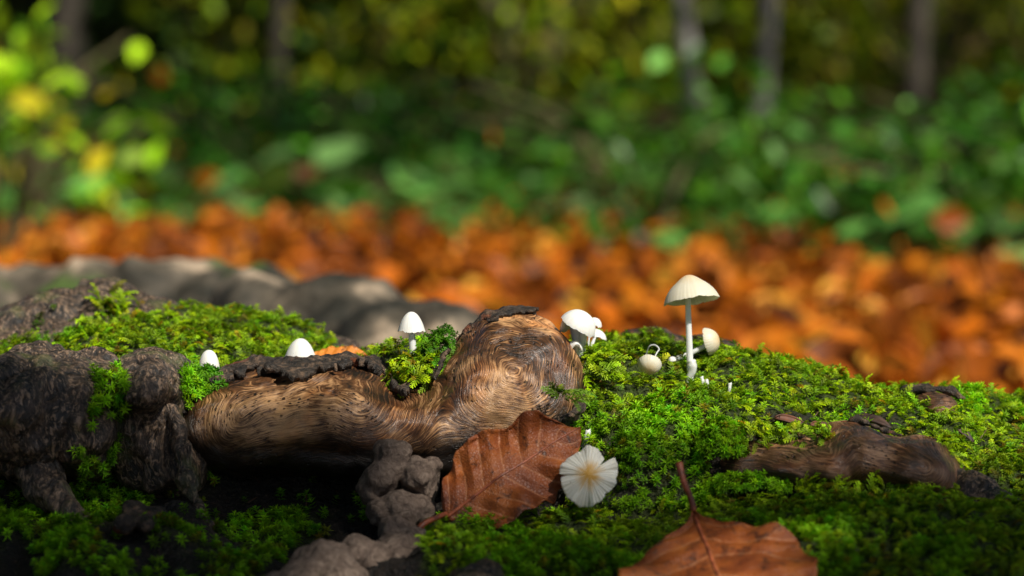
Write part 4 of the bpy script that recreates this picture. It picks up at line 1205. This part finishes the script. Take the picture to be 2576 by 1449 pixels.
for k, (px, y) in enumerate([(-350, 8.4), (-60, 7.6), (180, 8.8), (330, 7.7), (560, 8.6), (700, 7.9), (880, 8.9), (1050, 7.9), (150, 9.6), (500, 9.8), (850, 10.0), (1150, 9.9), (-150, 10.0)]):
    place_bush('bramble_bush', deep[k % 3], (px - CX) / FPX * y, y, seed_.uniform(.85, 1.2), seed_.uniform(0, 6), 'deep green low bramble bush at the edge of the fallen leaves', 'bush', 'deep green brambles at the edge of the clearing')
for k, (px, y) in enumerate([(1330, 7.3), (1520, 6.9), (1640, 5.8), (1900, 6.7), (2140, 6.1), (2380, 5.5), (2560, 5.4), (2800, 5.6), (1450, 8.6), (1800, 8.2), (2100, 8.2), (2450, 7.8), (2700, 7.4)]):
    place_bush('bramble_bush', blue[k % 3], (px - CX) / FPX * y, y, seed_.uniform(.8, 1.15), seed_.uniform(0, 6), 'blue-green glossy bramble bush in front of the tree trunks', 'bush', 'blue-green brambles in front of the trunks')
for k, (px, y) in enumerate([(900, 12.5), (1100, 13.5), (1320, 12.2), (1560, 13.2), (1820, 12.8), (2050, 13.6), (2300, 12.4), (2560, 13.0), (2850, 12.8), (1200, 15.5), (1700, 15.5), (2250, 15.5), (2700, 15.6), (3150, 13.6)]):
    place_bush('understorey_shrub', oliv[k % 3], (px - CX) / FPX * y, y, seed_.uniform(.9, 1.25), seed_.uniform(0, 6), 'olive green understorey shrub behind the brambles', 'shrub', 'olive shrubs behind the brambles')
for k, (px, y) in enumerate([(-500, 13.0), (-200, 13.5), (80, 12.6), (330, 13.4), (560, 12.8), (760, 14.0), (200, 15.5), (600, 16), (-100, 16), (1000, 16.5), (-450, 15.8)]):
    place_bush('understorey_shrub', dark[k % 2], (px - CX) / FPX * y, y, seed_.uniform(.95, 1.3), seed_.uniform(0, 6), 'understorey shrub behind the deep green brambles, leaves coloured dark for shade', 'shrub', 'shrubs with shade put into dark leaf colours')
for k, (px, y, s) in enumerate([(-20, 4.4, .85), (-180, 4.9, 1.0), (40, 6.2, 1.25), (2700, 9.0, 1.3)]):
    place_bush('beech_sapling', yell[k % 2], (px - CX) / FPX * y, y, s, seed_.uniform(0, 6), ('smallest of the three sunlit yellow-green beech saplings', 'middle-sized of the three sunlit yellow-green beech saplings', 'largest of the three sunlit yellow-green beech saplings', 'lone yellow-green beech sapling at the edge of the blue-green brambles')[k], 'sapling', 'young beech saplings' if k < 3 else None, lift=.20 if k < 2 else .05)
# single broad-leaved seedlings in the leaf litter
seedl = [bush_meshes(14, .13, .12, .075, [(.10, .26, .05), (.16, .32, .09), (.07, .22, .03)], 'bramble', 61 + k, 4, .5) for k in range(3)]
for k, (px, y) in enumerate([(420, 6.4), (860, 6.0), (700, 6.8), (120, 6.9), (1330, 6.3), (1580, 5.4), (300, 7.2), (1900, 5.6), (2250, 5.3), (1050, 6.9), (2480, 5.0)]):
    place_bush('green_seedling', seedl[k % 3], (px - CX) / FPX * y, y, seed_.uniform(.9, 1.4), seed_.uniform(0, 6), 'pale green broad-leaved seedling growing out of the fallen leaves', 'seedling', 'seedlings in the fallen leaves')

for k, (px, py, y) in enumerate(((775, 432, 7.2), (2228, 535, 5.6), (1405, 470, 6.6), (520, 450, 7.6), (1290, 535, 6.4), (240, 370, 7.4), (2390, 550, 5.2), (1240, 340, 7.4), (400, 190, 8.6), (2120, 420, 6.6), (60, 560, 6.8))):
    o = bpy.data.objects.new('fallen_leaf', LM[k % len(LM)]); col.objects.link(o)
    o.location = W(px, py, y - .5); o.rotation_euler = (.9 + .1 * k, .3 * math.sin(k * 2.1), k * 1.1); o.scale = (.075,) * 3
    tag(o, 'orange beech leaf caught on the brambles above the forest floor', 'leaf', 'fallen leaves caught on the brambles')
for k in range(16):
    px = seed_.uniform(-60, 2640); y = np.interp(px, [0, 1200, 2600], [7.0, 6.6, 4.8]) + seed_.uniform(-.5, .5)
    place_bush('green_seedling', seedl[k % 3], (px - CX) / FPX * y, y, seed_.uniform(1.1, 2.0), seed_.uniform(0, 6), 'pale green broad-leaved seedling growing out of the fallen leaves', 'seedling', 'seedlings in the fallen leaves')

# trees
def crown_shape(rng, n):
    u = rng.normal(0, 1, (n, 3)); u /= np.linalg.norm(u, axis=1, keepdims=True)
    cl = rng.normal(0, 1, (26, 3)); cl /= np.linalg.norm(cl, axis=1, keepdims=True); cl *= rng.uniform(.35, 1, (26, 1))
    return (cl[rng.integers(0, 26, n)] + u * rng.uniform(.1, .42, (n, 1))) * np.array([2.3, 2.3, 2.0])
crowns = []
for k in range(2):
    V, Q, Cc = leaf_cloud(3600, crown_shape, .16, G_OLIVE + G_DEEP, .9, 71 + k)
    me = mesh('crown', V, Q, smooth=False, colr=Cc); me.materials.append(M['foliage']); crowns.append(me)
def tree(px, y, rad, lean, mat, label, k, crn=None):
    x = (px - CX) / FPX * y; z0 = float(ground_z(np.array(x), np.array(y)))
    o = empty('beech_tree', (x, y, z0)); tag(o, label, 'tree')
    top = np.array([lean * 6, .2, 6.0])
    V, Fq = tube([(0, 0, -.1), (lean * .6, 0, .6), (lean * 2.2, .1, 2.2), tuple(top * [1, 1, .7]), tuple(top)], [rad * 1.5, rad * 1.05, rad * .9, rad * .6, rad * .3], 30, 12, rad * .08, k)
    me = mesh('trunk', V, Fq); me.materials.append(M[mat]); link('trunk', me, None, o, loc=(0, 0, 0))
    rng = random.Random(k)
    for q in range(6):
        h = rng.uniform(.45, .85); b = np.array([lean * 6 * h, .12, 6 * h]); a = rng.uniform(0, 6.28)
        e = b + np.array([math.cos(a) * 1.5, math.sin(a) * 1.5, rng.uniform(.5, 1.1)])
        V, Fq = tube([tuple(b), tuple((b + e) / 2 + [0, 0, .1]), tuple(e)], [rad * .35, rad * .25, rad * .12], 10, 6)
        me = mesh('limb', V, Fq); me.materials.append(M[mat]); link('limb', me, None, o, loc=(0, 0, 0))
    c = link('crown', (crn or crowns)[k % 2], None, o, loc=tuple(top * [1, 1, .92])); c.rotation_euler.z = k * 1.3
for k, (px, y, rad, lean, mat, lab) in enumerate((
        (1765, 10.2, .028, -.11, 'trunk_pale', 'slender pale grey beech tree leaning behind the blue-green brambles'),
        (1905, 11.8, .03, .09, 'trunk_pale', 'pale trunk beside the leaning slender beech'),
        (2290, 10.8, .036, .05, 'trunk_brown', 'thin brown trunk standing among the olive shrubs right of the pale pair'),
        (170, 11.2, .06, .02, 'trunk_brown', 'thick dark trunk behind the yellow-green saplings'),
        (690, 11.6, .03, .06, 'trunk_brown', 'thin trunk standing alone in the deep shade'),
        (1240, 12.8, .06, .03, 'trunk_brown', 'dark trunk between the deep shade and the olive shrubs'),
        (-350, 12.0, .08, .03, 'trunk_brown', 'dark trunk at the far end of the shaded shrubs'))):
    tree(px, y, rad, lean, mat, lab, k)

# unseen trees added for their shade: they close off the sky, and a low bough shades the foot of the log
V, Q, Cc = leaf_cloud(2700, crown_shape, .17, G_OLIVE + G_DEEP, .8, 181)
thin = mesh('crown', V, Q, smooth=False, colr=Cc); thin.materials.append(M['foliage'])  # thin crown added out of view to dapple the background
for k, (x, y, lab) in enumerate(((2.5, 5.0, 'unseen young beech with a thin crown added beside the leaf litter for dappled shade'), (5.4, 6.6, 'unseen young beech with a thin crown added near the blue-green brambles for dappled shade'))):
    tree(CX + x / y * FPX, y, .06, .02, 'trunk_brown', lab, 40 + k, [thin, thin])
big_crowns = []
for k in range(2):
    V, Q, Cc = leaf_cloud(5200, crown_shape, .30, G_OLIVE + G_DEEP, .8, 171 + k)
    me = mesh('crown', V * np.array([1.5, 1.5, 1.0]), Q, smooth=False, colr=Cc); me.materials.append(M['foliage']); big_crowns.append(me)  # wide crowns added out of view to cut the sky fill
for k, (x, y, rad, lean, lab) in enumerate(((-2.6, .8, .14, .02, 'unseen stout beech added in the leaf litter beside the log to block sky light'), (-3.4, 4.6, .12, .03, 'unseen stout beech added beyond the grey root to block sky light'),
        (-2.4, -2.6, .15, .0, 'unseen stout beech added facing the bare swirled side of the log to block sky light'), (-6.0, 1.5, .15, .0, 'unseen stout beech added beyond the one beside the log to block sky light'))):
    tree(CX + x / y * FPX, y, rad, lean, 'trunk_brown', lab, 20 + k, big_crowns)
shade_tree = empty('beech_tree', (3.1, -0.5, 0)); tag(shade_tree, 'unseen beech tree added to shade the log foot with a low leafy bough', 'tree')
V, Fq = tube([(0, 0, -.1), (.02, 0, 1.0), (0, .05, 2.4), (.05, 0, 4.5)], [.15, .12, .11, .06], 24, 14, .01, 3)
link('trunk', mesh('trunk', V, Fq), M['trunk_brown'], shade_tree, loc=(0, 0, 0))
SHADE = [([(-200, 1130), (150, 1160), (330, 1150), (440, 1180), (560, 1210), (720, 1230), (860, 1270), (860, 1330), (760, 1400), (700, 1540), (-200, 1540)], 900, .026), ([(1060, 1400), (1560, 1380), (1600, 1430), (1600, 1540), (1060, 1540)], 90, .026),
         ([(-200, 1010), (30, 1040), (-10, 1130), (-200, 1130)], 40, .026), ([(2000, 1380), (2300, 1380), (2600, 1340), (2600, 1540), (2000, 1540)], 110, .026)]
allV, allQ = [BV, bv_, kv1, kv2], [BQ, bq_, kq1, kq2]
offs = np.cumsum([0] + [len(v) for v in allV[:-1]])
bvh2 = BVHTree.FromPolygons(np.vstack(allV).tolist(), np.vstack([q + o for q, o in zip(allQ, offs)]).tolist())
def hit2(px, py):
    r = bvh2.ray_cast(camv, (W(px, py, 1.0) - camv).normalized()); return r[0] if r[0] is not None else W(px, py, .95)
pts, siz = [], []
for poly, n, sz in SHADE:
    xs_, ys_ = [a for a, b in poly], [b for a, b in poly]; k = 0
    while k < n:
        a, b = random.uniform(min(xs_), max(xs_)), random.uniform(min(ys_), max(ys_))
        if not inpoly(np.array([(a, b)]), poly)[0]: continue
        pts.append(np.array(hit2(a, b)) + np.array(sdir) * random.uniform(1.9, 3.0)); siz.append(sz); k += 1
pts = np.array(pts)
V, Q, Cc = leaf_cloud(len(pts), lambda rng, n: pts - np.array([3.1, -0.5, 0]), .026, G_DEEP + G_OLIVE, .8, 99)  # leaves set towards the sun only for the shade they cast
link('foliage', mesh('foliage', V, Q, smooth=False, colr=Cc), M['foliage'], shade_tree, loc=(0, 0, 0))
cen = pts.mean(0) - np.array([3.1, -0.5, 0])
V, Fq = tube([(0, 0, 1.9), tuple(cen * .4 + [0, 0, 1.35]), tuple(cen * .75 + [0, 0, .45]), tuple(cen)], [.05, .03, .016, .006], 20, 8)
link('bough', mesh('bough', V, Fq), M['trunk_brown'], shade_tree, loc=(0, 0, 0))
for q in range(14):
    e = pts[random.randrange(len(pts))] - np.array([3.1, -0.5, 0])
    b = cen * .78 + np.array([0, 0, .38])
    V, Fq = tube([tuple(b), tuple((b + e) / 2 + [0, 0, .04]), tuple(e)], [.005, .004, .0015], 8, 5)
    link('twig', mesh('twig', V, Fq), M['trunk_brown'], shade_tree, loc=(0, 0, 0))
